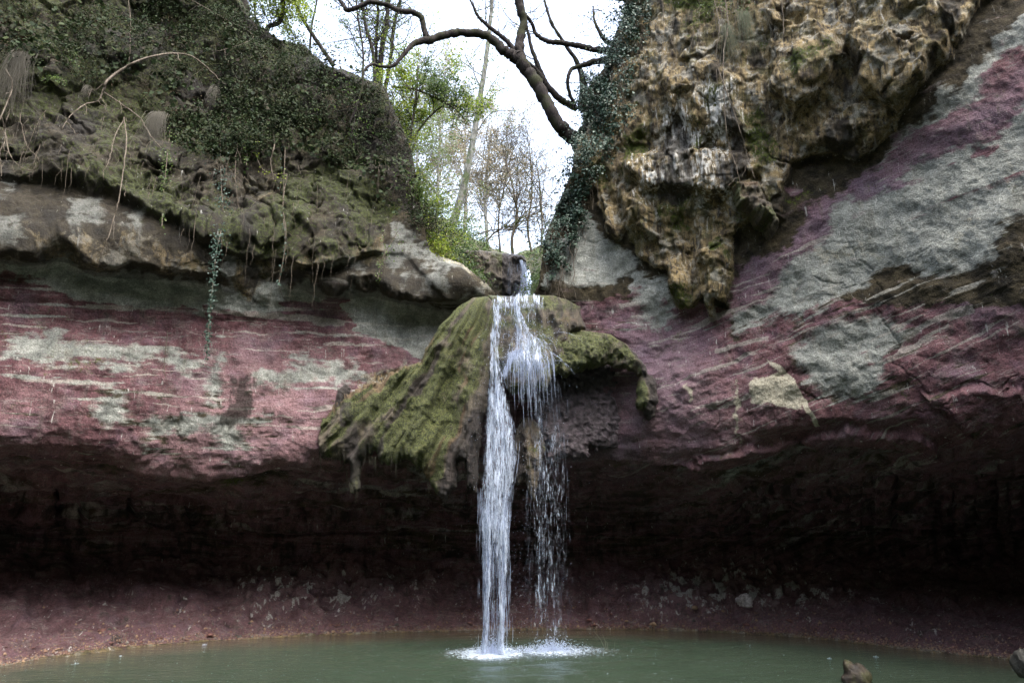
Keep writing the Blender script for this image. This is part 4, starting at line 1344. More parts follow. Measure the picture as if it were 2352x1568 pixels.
# ------------------------------------------------------------------ rocks and stones
def rock(name, c, size, mat, seed, label=None, cat="rock", group=None, rough=.25, sq=0):
    n1, n2 = 28, 20
    th, ph = np.meshgrid(np.linspace(0, 2 * math.pi, n1, endpoint=False), np.linspace(.02, math.pi - .02, n2))
    dr = np.stack((np.cos(th) * np.sin(ph), np.sin(th) * np.sin(ph), np.cos(ph)), -1)
    r = 1 + rough * fbm(dr, 1.3, 3, off=seed) + rough * .5 * fbm(dr, 3.2, 3, off=seed + 4, ridge=True)
    p = dr * r[..., None] * np.array(size)
    k = np.arange(n1 * n2).reshape(n2, n1)
    k2 = np.roll(k, -1, 1)
    f = np.stack((k[:-1], k[1:], k2[1:], k2[:-1]), -1).reshape(-1, 4)
    me = mesh_np(name, p.reshape(-1, 3), f)
    import bmesh
    bm = bmesh.new(); bm.from_mesh(me)
    bm.verts.ensure_lookup_table()
    bmesh.ops.holes_fill(bm, edges=[e for e in bm.edges if e.is_boundary])
    bm.to_mesh(me); bm.free()
    o = link(name, me, mat)
    o.location = c
    if label: tag(o, label, cat, group)
    return o


M_BROWNR = plain_rock("wet_brown_rock", (.018, .014, .010), (.075, .055, .036), 9, .4, (.05, .05, .02))
M_GREYR = plain_rock("grey_rock", (.03, .028, .024), (.10, .095, .08), 8, .6)
M_WHITER = plain_rock("white_stone", (.42, .38, .38), (.85, .80, .80), 20, .8)
M_REDR = plain_rock("red_stone", (.09, .04, .035), (.22, .11, .09), 20, .7)
M_TANR = plain_rock("tan_stone", (.22, .14, .08), (.38, .27, .17), 20, .7)
yb = float(Yz(1566, 0))
rock("boulder", P(1968, 1566, yb) + np.array([0, 0, .02]), (.15, .13, .17), M_BROWNR, 3, "wet brown boulder poking out of the pool at the lower right")
rock("boulder", P(2362, 1528, 8.0), (.11, .16, .14), M_GREYR, 9, "pale grey boulder at the right-hand end of the shore")
pw, _ = on_cliff(np.array([1708.]), np.array([1384.]))
rock("white_stone", pw[0] + np.array([0, -.03, .02]), (.12, .10, .10), M_WHITER, 15, "white crumbly stone lying alone on the dark red shore", rough=.4)
sp = rng.uniform
protos = [rock("pebble", (0, 0, -5), (.04, .035, .025), m_, 30 + i, rough=.4) for i, m_ in enumerate((M_REDR, M_TANR, M_GREYR, M_REDR))]
names = {0: "small dark red stone on the shore between pool and hollow", 1: "small tan stone on the shore between pool and hollow", 2: "small grey stone on the shore between pool and hollow", 3: "small dark red stone on the shore between pool and hollow"}
first = [True] * 4
for i in range(72):
    u = rng.uniform(0, 2352) if i % 3 else rng.choice([620, 760, 1480, 1620, 1900, 120]) + rng.normal(0, 60)
    if not 5 < u < 2345: continue
    k = shore(u)
    v = k - abs(rng.normal(0, 26)) - 3
    p, _ = on_cliff(np.array([u]), np.array([v]))
    j = int(rng.integers(0, 4))
    o = protos[j] if first[j] else protos[j].copy()
    if not first[j]: scene.collection.objects.link(o)
    first[j] = False
    s = float(rng.choice([.35, .5, .7, 1.0, 1.5], p=[.3, .3, .2, .15, .05]))
    o.scale = (s * sp(.8, 1.5), s, s * sp(.6, 1))
    o.rotation_euler = (0, 0, sp(0, 6))
    o.location = p[0] + np.array([0, 0, .008 * s])
    near_w = 'at the waterline' if k - v < 22 else 'up the slope'
    zone = near_w + ' ' + ['at the far left end of the shore', 'near the left end of the shore', 'below the dark stained patch of the left wall', 'below the long ivy tassel', 'below the left tip of the mossy apron', 'just left of the waterfall',
                           'just right of the waterfall', 'below the drooping tufa', 'near the white crumbly stone', 'above the brown boulder', 'near the right end of the shore', 'at the far right end of the shore'][int(u // 196.1)]
    size = 'tiny' if s < .45 else 'small' if s < .9 else 'larger'
    tag(o, size + ' ' + ['dark red', 'tan', 'grey', 'dull red'][j] + ' stone ' + zone, "stone", "small stones scattered along the shore")
# gravel and crumbs along the waterline and on the slope
mb = MB()
gu = rng.uniform(-20, 2372, 5200)
gv = shore(gu) - np.abs(rng.normal(0, 1, 5200)) * np.where(rng.random(5200) < .6, 7, 34) - 1
gp, _ = on_cliff(gu, gv)
gr = rng.uniform(.005, .016, 5200) * np.where(rng.random(5200) < .06, 2.0, 1)
v_, f_ = octa(gp + np.array([0, 0, .003]), gr)
v_ += rng.normal(0, .003, v_.shape)
mb.add(v_, f_)
tag(mb.build("gravel", leaf("gravel_bits", [(.10, .05, .045), (.20, .13, .09), (.14, .13, .11), (.08, .04, .04), (.26, .18, .11), (.12, .06, .05)], 0.0, .8, .3), None, False), "fine gravel and crumbs along the waterline", "gravel", None, "stuff")
o = rock("stone", P(778, 1450, 12.0) + np.array([0, .05, 0]), (.075, .06, .07), M_TANR, 71, "fist-sized brown stone at the water's edge left of the waterfall")

# ------------------------------------------------------------------ leaves
LEAF5 = np.array([[0, 0, 0], [-.5, .35, .06], [-.28, .8, .0], [0, 1.05, -.08], [.28, .8, .0], [.5, .35, .06]])
LEAF4 = np.array([[0, 0, 0], [-.32, .5, .05], [0, 1, 0], [.32, .5, .05]])


def leaves(mb, pos, nrm, size, shape=4, jit=.6, droop=.4, rg=rng):
    """one small leaf at each point, roughly facing along nrm and hanging down"""
    n = len(pos)
    if n == 0: return
    L = LEAF5 if shape == 5 else LEAF4
    nn = np.asarray(nrm, float) + rg.normal(0, jit, (n, 3))
    nn /= np.linalg.norm(nn, axis=1, keepdims=True) + 1e-9
    up = np.stack((rg.normal(0, 1, n), rg.normal(0, .5, n), rg.normal(0, 1, n) - droop * 2), -1)
    y = up - nn * (up * nn).sum(1, keepdims=True)
    y /= np.linalg.norm(y, axis=1, keepdims=True) + 1e-9
    x = np.cross(y, nn)
    s = (np.broadcast_to(np.asarray(size, float), (n,)) * rg.uniform(.6, 1.3, n))[:, None, None]
    v = np.asarray(pos)[:, None] + s * (L[None, :, 0:1] * x[:, None] + L[None, :, 1:2] * y[:, None] + L[None, :, 2:3] * nn[:, None])
    k = len(L)
    base = k * np.arange(n)[:, None]
    if shape == 5:
        mb.add(v.reshape(-1, 3), np.concatenate((base + np.array([0, 1, 2, 3])[None], base + np.array([0, 3, 4, 5])[None])))
    else:
        mb.add(v.reshape(-1, 3), base + np.array([0, 1, 2, 3])[None])


def in_poly(poly, n, rg=rng, margin=0):
    p = np.array(poly, float)
    out = []
    tot = 0
    while tot < n:
        q = rg.uniform(p.min(0), p.max(0), (n * 3, 2))
        q = q[sdf(q[:, 0], q[:, 1], poly) > rg.normal(0, 6, len(q)) + margin]
        out.append(q); tot += len(q)
    return np.concatenate(out)[:n]


def wall_leaves(mb, poly, n, size, lift=(.0, .12), shape=4, jit=.6, clump=None, droop=.5):
    q = in_poly(poly, n)
    p, nr = on_cliff(q[:, 0], q[:, 1])
    if clump is not None:
        f = fbm(p, clump[0], 4, off=clump[2])
        k = f > clump[1]
        p, nr = p[k], nr[k]
        nlift = np.clip(f[k] - clump[1], 0, 1)[:, None] * .35
    else:
        nlift = 0
    p = p + nr * (rng.uniform(*lift, (len(p), 1)) + nlift)
    leaves(mb, p, nr + np.array([0, 0, .5]), size, shape, jit, droop)


def stems(mb, poly, n, r=.006, ln=(60, 160), lift=.04):
    q = in_poly(poly, n)
    for (u, v) in q:
        k = 8
        vv = v + np.linspace(0, rng.uniform(*ln), k)
        uu = u + np.cumsum(rng.normal(0, 5, k))
        p, nr = on_cliff(uu, vv)
        mb.tube(p + nr * lift * rng.uniform(.3, 2.5), r * rng.uniform(.5, 1.2), 4)


# ivy on the right-hand rim
iv = empty("ivy", P(1370, 350, 10.6), "dark glossy ivy curtain covering the left rim of the crusted right wall", "ivy")
mb = MB()
IV = [(1442, -30), (1500, -30), (1470, 60), (1450, 150), (1432, 230), (1418, 290), (1392, 345), (1372, 400), (1350, 430), (1338, 480), (1330, 545), (1310, 590), (1270, 630), (1244, 610), (1252, 545), (1274, 490), (1302, 425), (1324, 370), (1335, 330), (1342, 260), (1352, 200), (1388, 160), (1404, 100), (1432, 40)]
wall_leaves(mb, IV, 6500, .030, (.0, .10), 5, .6, (3.0, -.45, 13), .6)
wall_leaves(mb, IV, 11000, .036, (.02, .16), 5, .55, (2.6, -.08, 19), .8)
wall_leaves(mb, IV, 2600, .048, (.05, .22), 5, .6, (1.5, .0, 29), .9)
IV2 = [(1480, -30), (1530, -30), (1500, 60), (1480, 150), (1455, 250), (1430, 330), (1400, 390), (1350, 480), (1350, 560), (1310, 640), (1250, 650), (1330, 545), (1360, 430), (1400, 345), (1440, 200)]
wall_leaves(mb, IV2, 4500, .036, (.0, .12), 5, .6, (2.6, .12, 39), .8)
mb.build("leaves", M_IVY, iv)
mb = MB()
stems(mb, IV, 50)
for (u0, v0, u1, v1) in ((1368, 400, 1372, 470), (1300, 520, 1312, 600), (1345, 60, 1340, 200)):
    t_ = np.linspace(0, 1, 10)
    p, nr = on_cliff(u0 + (u1 - u0) * t_ + rng.normal(0, 2, 10), v0 + (v1 - v0) * t_)
    mb.tube(p + nr * .15, .006, 5)
mb.build("stems", M_TWIG, iv)
iv2 = empty("ivy", P(1900, 0, 8.4), "sparse green creeper trailing over the top of the right wall", "ivy")
mb = MB()
wall_leaves(mb, [(1500, -40), (1780, -40), (1760, 60), (1700, 90), (1640, 50), (1560, 50), (1500, 60)], 1100, .04, (0, .1), 4, .6, (1.6, .05, 3))
mb.build("leaves", M_GREEN, iv2)
mb = MB(); stems(mb, [(1500, -40), (1780, -40), (1720, 60), (1560, 50)], 14, .004, (80, 220)); mb.build("stems", M_TWIG, iv2)

# left slope: undergrowth and litter in masses
UL = [(-40, -40), (545, -40), (600, 60), (700, 105), (800, 175), (880, 210), (905, 270), (945, 350), (960, 430), (966, 550), (905, 520), (840, 440), (760, 400), (700, 360), (560, 330), (400, 330), (300, 250), (-40, 150)]
mb = MB()
wall_leaves(mb, UL, 26000, .040, (.0, .12), 4, .7, (1.4, .02, 41))
wall_leaves(mb, [(330, -40), (560, -40), (700, 105), (880, 210), (950, 380), (960, 540), (880, 420), (800, 330), (600, 250), (400, 220), (340, 120)], 24000, .042, (.0, .20), 4, .7, (1.8, .02, 45))
wall_leaves(mb, [(380, 270), (560, 240), (760, 290), (880, 380), (900, 470), (830, 400), (700, 350), (640, 360), (520, 400), (440, 380)], 15000, .040, (.0, .2), 4, .7, (2.2, .0, 49))
wall_leaves(mb, UL, 4000, .070, (.02, .2), 5, .6, (1.9, .1, 61))
wall_leaves(mb, [(380, 270), (560, 240), (760, 290), (880, 380), (900, 470), (830, 400), (640, 360), (520, 400), (440, 380)], 1200, .07, (.02, .2), 5, .6)
ug = mb.build("undergrowth", M_DARKLEAF)
tag(ug, "dark leafy undergrowth smothering the slope left of the gap", "undergrowth", None, "stuff")
mb = MB()
wall_leaves(mb, UL, 9000, .030, (.0, .06), 4, .9, (1.5, .0, 55))
lt = mb.build("leaf_litter", M_LITTER)
tag(lt, "brown dead leaves caught on the left slope", "leaf litter", None, "stuff")
# tangled twigs on the slope
mb = MB()
for _ in range(150):
    q = in_poly([(560, 60), (880, 200), (950, 380), (965, 560), (1010, 590), (920, 520), (840, 420), (700, 340), (440, 300), (300, 200), (400, 60)], 1)[0]
    k = 7
    uu = q[0] + np.cumsum(rng.normal(2, 7, k)); vv = q[1] + np.cumsum(rng.normal(5, 8, k))
    p, nr = on_cliff(uu, np.maximum(vv, top(uu) + 4))
    mb.tube(p + nr * (.05 + .16 * np.sin(np.linspace(0, 3.1, k)))[:, None] * rng.uniform(.3, 1.5), .003, 3)
tw = mb.build("dead_twigs", M_BARK)
tag(tw, "tangle of thin dead stems on the left slope", "twigs", None, "stuff")


def ivy_strand(pts, n, size, mat, label, wid=16, Yoff=.12, gap=0.0):
    """a hanging strand: one stem and its leaves"""
    path = smooth_path(pts, 8)
    p, nr = on_cliff(path[:, 0], path[:, 1])
    Y = np.minimum.accumulate(p[:, 1])            # hangs clear of the rock
    q = P(path[:, 0], path[:, 1], Y - Yoff)
    e = empty("hanging_ivy", q[0], label, "ivy", "ivy strands hanging from the left slope")
    m1 = MB(); m1.tube(q, .006, 5); m1.build("stem", M_TWIG, e)
    t_ = rng.random(n) ** 1.1
    i = (t_ * (len(q) - 1)).astype(int)
    w_ = wid * np.clip(1.1 - 1.35 * t_, .12, 1) / 150.
    off = np.stack((rng.normal(0, 1, n) * w_, rng.normal(0, .04, n), rng.normal(0, .06, n)), -1)
    m2 = MB(); leaves(m2, q[i] + off, np.tile([0, -1, .4], (n, 1)), size, 5, .5, .8)
    m2.build("leaves", mat, e)
    return e


M_TEAL = leaf("teal_ivy_leaf", [(.020, .045, .032), (.045, .085, .062), (.03, .06, .045)], .15, .5, .3)
ivy_strand([(505, 300), (508, 420), (512, 500), (497, 580), (490, 640), (480, 740), (474, 830)], 900, .026, M_TEAL, "longest ivy strand, a bluish green tassel thinning to a bare thread over the banded wall", 17)
ivy_strand([(390, 300), (382, 380), (376, 440), (372, 520)], 320, .028, M_GREEN, "short ivy strand with lighter green leaves beside the grey grass tuft", 13)
ivy_strand([(655, 340), (650, 480), (655, 560), (640, 655)], 60, .03, M_TEAL, "thin nearly bare ivy strand below the dark slope", 8)
ivy_strand([(600, 300), (588, 350), (610, 395), (660, 400)], 60, .035, M_YELLOW, "short curling ivy strand with a few yellow leaves", 10)
ivy_strand([(560, 250), (570, 310), (566, 380)], 160, .04, M_GREEN, "short leafy green ivy strand in the middle of the left slope", 22)
ivy_strand([(915, 530), (880, 590), (868, 640)], 110, .03, M_GREEN, "small creeper on the rusty rock below the pale ledge", 34)


def vine(pts, r, label, twig=0, Yoff=.10, mat=None):
    path = smooth_path(pts, 8)
    p, nr = on_cliff(path[:, 0], np.maximum(path[:, 1], top(path[:, 0]) + 2))
    Y = p[:, 1]
    Ys = np.convolve(np.pad(Y, 4, mode='edge'), np.ones(9) / 9, 'valid')
    q = P(path[:, 0], path[:, 1], np.minimum(Y, Ys) - Yoff)
    q[:, 0] += rng.normal(0, .004, len(q))
    m1 = MB()
    m1.tube(q, np.linspace(r, r * .45, len(q)), 6)
    for _ in range(twig):
        i = int(rng.integers(2, len(q) - 2))
        k = 6
        d_ = np.cumsum(np.stack((rng.normal(rng.choice([-.03, .03]), .02, k), rng.normal(-.01, .01, k), rng.normal(-.04, .03, k)), -1), 0)
        m1.tube(np.vstack((q[i], q[i] + d_)), r * .35, 4)
    o = m1.build("hanging_vine", mat or M_TWIG)
    return tag(o, label, "vine", "bare vines and roots on the rock walls")


vine([(238, 205), (250, 182), (300, 148), (350, 130), (400, 123), (440, 130), (475, 155), (505, 185)], .021, "thick arched bare stem bowing across the upper left slope", 2, .35)
vine([(238, 205), (225, 232), (195, 240), (160, 268), (140, 300)], .013, "bare stem continuing down left from the arched stem", 4, .3)
vine([(238, 212), (280, 240), (320, 270), (345, 310), (370, 340)], .012, "bare stem slanting down right below the arched stem", 4, .3)
vine([(285, 270), (290, 320), (282, 400), (270, 470), (250, 540), (235, 580), (218, 636)], .010, "very long thin root hanging free down the left wall", 2, .3)
vine([(285, 275), (265, 310), (250, 370), (236, 395)], .008, "short forked root beside the very long one", 2, .25)
vine([(628, 300), (630, 335), (622, 370), (628, 412)], .014, "short pale stick hanging below the leafy slope", 0, .2)
vine([(0, 275), (28, 200), (15, 160)], .010, "curved bare stem at the left edge beside the hanging grass", 1, .2)
vine([(20, 260), (12, 300), (28, 365), (70, 392), (90, 368), (60, 330), (45, 260)], .008, "looping thin root below the large grass tuft", 2, .2)
vine([(5, 270), (12, 320), (0, 350), (4, 405)], .009, "thin root dropping at the far left edge", 1, .2)
vine([(420, -10), (520, 45), (580, 80), (560, 100), (500, 118)], .009, "crooked thin stem near the top of the left slope", 3, .25)
vine([(294, -5), (300, 60), (296, 160)], .007, "straight dark thread hanging near the top left", 0, .2)
vine([(660, 400), (650, 470), (658, 540), (650, 600), (640, 640), (648, 680), (660, 690)], .007, "thin kinked root trailing over the green band", 3, .15)
vine([(545, 330), (540, 400), (548, 480)], .007, "thin root beside the bluish ivy tassel", 1, .15)
vine([(385, 760), (378, 830), (380, 870)], .006, "short root hair on the banded left wall", 0, .05)
vine([(1665, -10), (1672, 60), (1662, 130), (1668, 300), (1690, 380), (1708, 450)], .009, "long pale root dangling over the crusted right wall", 2, .3)
vine([(1640, 0), (1652, 60), (1645, 130), (1660, 165)], .008, "short pale root high on the crusted right wall", 1, .25)
vine([(1795, 0), (1800, 60), (1798, 120)], .007, "straight dark root near the top of the right wall", 0, .2)
vine([(1520, -10), (1525, 60), (1522, 150)], .007, "thin dark root beside the ivy rim", 0, .2)
vine([(1650, 160), (1700, 300), (1720, 370), (1738, 420)], .007, "thin green root crossing the pale crust", 1, .3)
vine([(1372, 400), (1373, 440), (1380, 480)], .006, "thin pale thread below the ivy curtain", 0, .12)


def tuft(name, c, wid, ln, n, mat, label, Yoff=.15, group="grass tufts hanging from the left slope"):
    p, nr = on_cliff(np.array([c[0]]), np.array([c[1]]))
    base = P(c[0], c[1], p[0, 1] - Yoff)
    mb = MB()
    for _ in range(n):
        k = 7
        t_ = np.linspace(0, 1, k)
        x0 = rng.normal(0, wid * .35)
        L_ = ln * rng.uniform(.45, 1.1)
        sway = rng.normal(0, .12) * ln
        q = base + np.stack((x0 * (1 + .35 * t_) + sway * t_ ** 2, -.12 * np.sin(t_ * 1.6) + rng.normal(0, .04) + 0 * t_, .10 * np.sin(t_ * 3.1) * .6 - L_ * t_ ** 1.3), -1)
        mb.tube(q, .0028 * (1.1 - t_), 3)
    o = mb.build(name, mat)
    return tag(o, label, "grass tuft", group)


tuft("hanging_grass", (50, 125), .26, 1.15, 300, M_DRY, "largest grey tuft of dead grass, hanging at the far left")
tuft("hanging_grass", (365, 262), .17, .85, 300, M_DRY, "middle-sized grey-green tuft of grass beside the lighter green ivy strand")
tuft("hanging_grass", (498, 205), .10, .42, 70, M_DRY, "small tuft of pale roots below the end of the arched stem")
tuft("hanging_grass", (208, 205), .05, .28, 50, M_DRY, "tiniest tuft of pale grass just left of the arched stem")
tuft("hanging_grass", (1668, 60), .10, .9, 110, M_GRASS, "long wisp of green grass trailing over the crusted right wall", .2, "grass tufts hanging on the right wall")
tuft("hanging_grass", (1705, 30), .14, 1.0, 110, M_GRASS, "loose green grass fringe near the top of the crusted right wall", .2, "grass tufts hanging on the right wall")


mb = MB()
for _ in range(190):
    u0 = rng.uniform(0, 930); v0 = crackL(u0) - rng.uniform(0, 230)
    if u0 > 700: v0 = max(v0, top(u0) + 20)
    p, nr = on_cliff(np.array([u0]), np.array([v0]))
    k = 9; L_ = rng.exponential(.35) + .12
    q = p[0] + nr[0] * .08 + np.stack((np.cumsum(rng.normal(0, .012, k)), -.02 * np.sin(np.linspace(0, 3, k)) - rng.uniform(0, .1), -L_ * np.linspace(0, 1, k)), -1)
    mb.tube(q, rng.uniform(.0018, .004) * np.linspace(1, .4, k), 3)
tag(mb.build("hanging_roots", M_TWIG), "fringe of thin roots and grass hanging all over the left slope", "roots", None, "stuff")


def fern(c, n, L, label, Yoff=.1):
    p, nr = on_cliff(np.array([c[0]]), np.array([c[1]]))
    base = p[0] + nr[0] * Yoff
    m1, m2 = MB(), MB()
    e = empty("small_plant", base, label, "plant", "small leafy plants on the left wall")
    for _ in range(n):
        a = rng.uniform(-1.2, 1.2); k = 8
        t_ = np.linspace(0, 1, k)
        q = base + np.stack((L * np.sin(a) * t_, -.3 * L * t_, L * (.5 * t_ * np.cos(a) - .7 * t_ ** 2)), -1)
        m1.tube(q, .003, 3)
        leaves(m2, np.repeat(q[2:], 4, 0) + rng.normal(0, .015, (24, 3)), np.tile([0, -1, .5], (24, 1)), .035, 4, .5, .2)
    m1.build("stem", M_TWIG, e); m2.build("leaves", M_GREEN, e)


fern((130, 165), 10, .38, "broad green leaf spray beside the largest grass tuft")
fern((175, 140), 8, .30, "green leaf spray just above the tiniest grass tuft")
fern((525, 185), 7, .22, "little round-leaved plant at the end of the arched stem")
fern((815, 395), 7, .22, "low fern on the bright moss near the gap")
fern((135, 215), 8, .25, "green leaf spray below the broad leaf spray")

# ------------------------------------------------------------------ trees
def design_path(pts, n=8, rough=.0, seed=0):
    """points given as (u, v, distance, thickness in design units)"""
    q = smooth_path(pts, n)
    p = P(q[:, 0], q[:, 1], q[:, 2])
    r = q[:, 3] * q[:, 2] / 1500. / 2
    if rough:
        rg = np.random.default_rng(seed)
        p += rg.normal(0, 1, p.shape) * rough * r[:, None]
        r = r * (1 + rg.normal(0, rough * .6, len(r)))
    return p, r


def twigs_on(mb, path, rad, n, L, depth, rg, tips, up=.3, spread=.9, sides=4, minr=.0035):
    """recursive side shoots; their ends are collected in tips"""
    m = len(path)
    for _ in range(n):
        i = int(rg.integers(int(m * .25), m))
        base = path[i]
        d0 = path[min(i + 1, m - 1)] - path[max(i - 1, 0)]
        d0 /= np.linalg.norm(d0) + 1e-9
        d = d0 * .6 + rg.normal(0, spread, 3) * np.array([1, .8, 1])
        d[2] += up
        d /= np.linalg.norm(d)
        l = L * rg.uniform(.5, 1.2)
        k = 7
        pts = [base]
        for s_ in range(k):
            d = d + rg.normal(0, .22, 3)
            d[2] += .04
            d /= np.linalg.norm(d)
            pts.append(pts[-1] + d * l / k)
        pts = np.array(pts)
        r0 = max(minr, min(rad[i] * .55, l * .014))
        rr = np.linspace(r0, max(minr * .6, r0 * .35), len(pts))
        mb.tube(pts, rr, sides)
        tips.append(pts[2:])
        if depth > 1:
            twigs_on(mb, pts, rr, 4, l * .55, depth - 1, rg, tips, up * .6, spread, 3, minr)


def tree(kind, label, trunk, mat, seed, limbs=12, L=1.5, depth=2, nleaf=1500, lsize=.07, lmat=None, group=None, cat="tree", up=.3, jit=.22, crown_name="crown", minr=.0035, more=()):
    rg = np.random.default_rng(seed)
    p, r = design_path(trunk, 8, .06, seed)
    e = empty(kind, p[0], label, cat, group)
    mb = MB(); mb.tube(p, r, 10); mb.build("trunk", mat, e)
    tips = []
    mb = MB()
    twigs_on(mb, p, r, limbs, L, depth, rg, tips, up, minr=minr)
    for q in more:
        p2, r2 = design_path(q, 8, .06, seed + 5)
        mb2 = MB(); mb2.tube(p2, r2, 8); mb2.build("branch", mat, e)
        twigs_on(mb, p2, r2, max(3, limbs // 3), L * .7, depth, rg, tips, up, minr=minr)
    if mb.v: mb.build("twigs", mat, e)
    if lmat and nleaf:
        T = np.concatenate(tips)
        # leaves gather on some shoots and leave others bare
        w = fbm(T, 1.0, 3, off=seed)
        T = T[w > -.25]
        i = rg.integers(0, len(T), nleaf)
        pos = T[i] + rg.normal(0, jit, (nleaf, 3))
        mb = MB(); leaves(mb, pos, np.tile([0, -.3, .7], (nleaf, 1)), lsize, 4, .8, .2, rg)
        mb.build(crown_name, lmat, e)
    return e


# the leaning tree rooted on the right-hand rim
e = empty("leaning_tree", P(1345, 335, 11.2), "dark crooked tree leaning out from the right rim, its limbs arching across the gap", "tree")


def limb(name, pts, seed, n=8):
    p, r = design_path(pts, n, .10, seed)
    mb = MB(); mb.tube(p, r, 12)
    o = mb.build(name, M_LIMB, e)
    return p, r


tp, tr_ = limb("trunk", [(1350, 318, 11.3, 42), (1330, 324, 11.1, 40), (1300, 305, 11.0, 34), (1272, 268, 10.9, 32), (1245, 215, 10.9, 31), (1215, 168, 10.9, 32), (1190, 130, 10.9, 34)], 1)
limb("root_stub", [(1350, 300, 11.3, 40), (1342, 325, 11.15, 36), (1325, 340, 11.05, 22), (1318, 346, 11.0, 6)], 2)
u1, ur1 = limb("branch", [(1190, 135, 10.9, 30), (1193, 100, 10.9, 24), (1203, 50, 10.9, 21), (1190, 0, 10.8, 22), (1182, -60, 10.8, 20), (1170, -140, 10.7, 16)], 3)
u2, ur2 = limb("branch", [(1195, 140, 10.9, 30), (1160, 118, 10.85, 26), (1120, 84, 10.8, 22), (1070, 75, 10.7, 21), (1025, 80, 10.6, 20), (985, 92, 10.5, 20), (955, 98, 10.4, 15), (930, 122, 10.3, 11), (905, 150, 10.2, 9), (875, 153, 10.1, 7), (855, 148, 10.0, 7),
                          (835, 165, 9.9, 7), (832, 200, 9.9, 6), (820, 240, 9.9, 5), (812, 262, 9.9, 5), (803, 282, 9.9, 3)], 4)
u3, ur3 = limb("branch", [(985, 94, 10.5, 17), (975, 70, 10.5, 15), (968, 40, 10.45, 14), (945, 28, 10.4, 14), (915, 25, 10.35, 14), (890, 12, 10.3, 13), (850, 6, 10.3, 12), (820, 18, 10.3, 12), (798, 24, 10.3, 11), (785, 8, 10.3, 9), (760, -30, 10.3, 8)], 5)
u4, ur4 = limb("branch", [(1188, 128, 10.9, 16), (1165, 95, 10.85, 12), (1130, 68, 10.8, 10), (1100, 40, 10.75, 8), (1085, 10, 10.7, 6), (1070, -20, 10.7, 4)], 6)
u5, ur5 = limb("branch", [(1325, 250, 11.6, 16), (1290, 230, 11.5, 17), (1260, 200, 11.4, 16), (1230, 160, 11.3, 13), (1200, 138, 11.1, 12)], 7)
u6, ur6 = limb("branch", [(1255, 192, 11.4, 12), (1235, 150, 11.4, 12), (1218, 100, 11.4, 9), (1208, 50, 11.3, 6), (1200, 0, 11.2, 5)], 8)
u7, ur7 = limb("branch", [(1410, 118, 10.9, 20), (1370, 115, 11.0, 16), (1325, 105, 11.1, 14), (1285, 98, 11.1, 13), (1258, 95, 11.1, 12), (1232, 80, 11.1, 10), (1222, 55, 11.0, 9), (1205, 32, 10.9, 9)], 9)
u8, ur8 = limb("branch", [(1420, 100, 10.9, 16), (1392, 95, 10.9, 12), (1375, 70, 10.9, 9), (1365, 45, 10.9, 6), (1362, 15, 10.9, 4)], 10)
u9, ur9 = limb("branch", [(1410, 135, 10.9, 20), (1365, 142, 11.0, 15), (1335, 152, 11.0, 12), (1312, 160, 11.0, 10), (1304, 185, 11.0, 9), (1308, 215, 11.1, 9), (1322, 245, 11.2, 10)], 11)
limb("branch", [(1335, 250, 11.3, 22), (1342, 210, 11.3, 20), (1328, 150, 11.3, 13), (1300, 105, 11.3, 9), (1268, 55, 11.2, 8), (1250, 0, 11.2, 6), (1240, -40, 11.2, 5)], 12)
mb = MB(); tips = []
rg_ = np.random.default_rng(21)
for (p_, r_, n_, L_) in ((u2, ur2, 16, .6), (u3, ur3, 16, .8), (u4, ur4, 13, .7), (u5, ur5, 6, .5), (u7, ur7, 9, .5), (u8, ur8, 10, .6), (u9, ur9, 12, .6), (u6, ur6, 9, .7), (u1, ur1, 9, .8)):
    twigs_on(mb, p_, r_, n_, L_, 2, rg_, tips, .25)
mb.build("twigs", M_LIMB, e)
T = np.concatenate(tips)
mb = MB()
near_r = T[(T[:, 0] > 1.0) | (T[:, 0] < -2.0)]
i = rg_.integers(0, len(near_r), 700)
leaves(mb, near_r[i] + rg_.normal(0, .06, (700, 3)), np.tile([0, -.3, .7], (700, 1)), .04, 4, .8, .2)
mb.build("crown", M_GREEN, e)

for k_, (pth, lab, mt) in enumerate([
    ([(948, 470, 10.9, 4), (962, 500, 10.85, 3), (975, 530, 10.8, 2), (985, 570, 10.8, 2)], "dark bramble bush spilling over the corner of the left rim", M_DARKLEAF),
    ([(930, 400, 11.0, 4), (945, 430, 10.9, 3), (960, 470, 10.9, 2)], "small leafy bush high on the corner of the left rim", M_GREEN),
    ([(960, 540, 10.8, 4), (990, 570, 10.8, 3), (1020, 600, 10.8, 2)], "low yellow-green bush along the pale ledge", M_YELLOW)]):
    tree("rim_bush", lab, pth, M_TWIG, 130 + k_, 26, .38, 3, 2600, .036, mt, None, "bush", jit=.07, minr=.002, up=.1)

# behind: banks of the upper gorge
M_BANK = plain_rock("upper_bank", (.035, .04, .02), (.13, .115, .075), 2.5, .95, (.05, .075, .02))


def bank(name, rows, label, cat, n=70):
    """rows: lists of (u, v, distance) from bottom to top"""
    g_ = np.stack([smooth_path(r_, max(2, n // (len(r_) - 1))) for r_ in rows])
    g2 = np.stack([smooth_path(g_[:, j], 12) for j in range(g_.shape[1])], 1)
    p = P(g2[..., 0], g2[..., 1], g2[..., 2])
    p = p + np.stack((.25 * fbm(p, .8, 4, off=1), .3 * fbm(p, .8, 4, off=2), .25 * fbm(p, .9, 4, off=3)), -1)
    h, w = p.shape[:2]
    k = np.arange(h * w).reshape(h, w)
    f = np.stack((k[:-1, :-1], k[:-1, 1:], k[1:, 1:], k[1:, :-1]), -1).reshape(-1, 4)
    o = link(name, mesh_np(name, p.reshape(-1, 3), f), M_BANK)
    tag(o, label, cat, None, "structure")
    return p


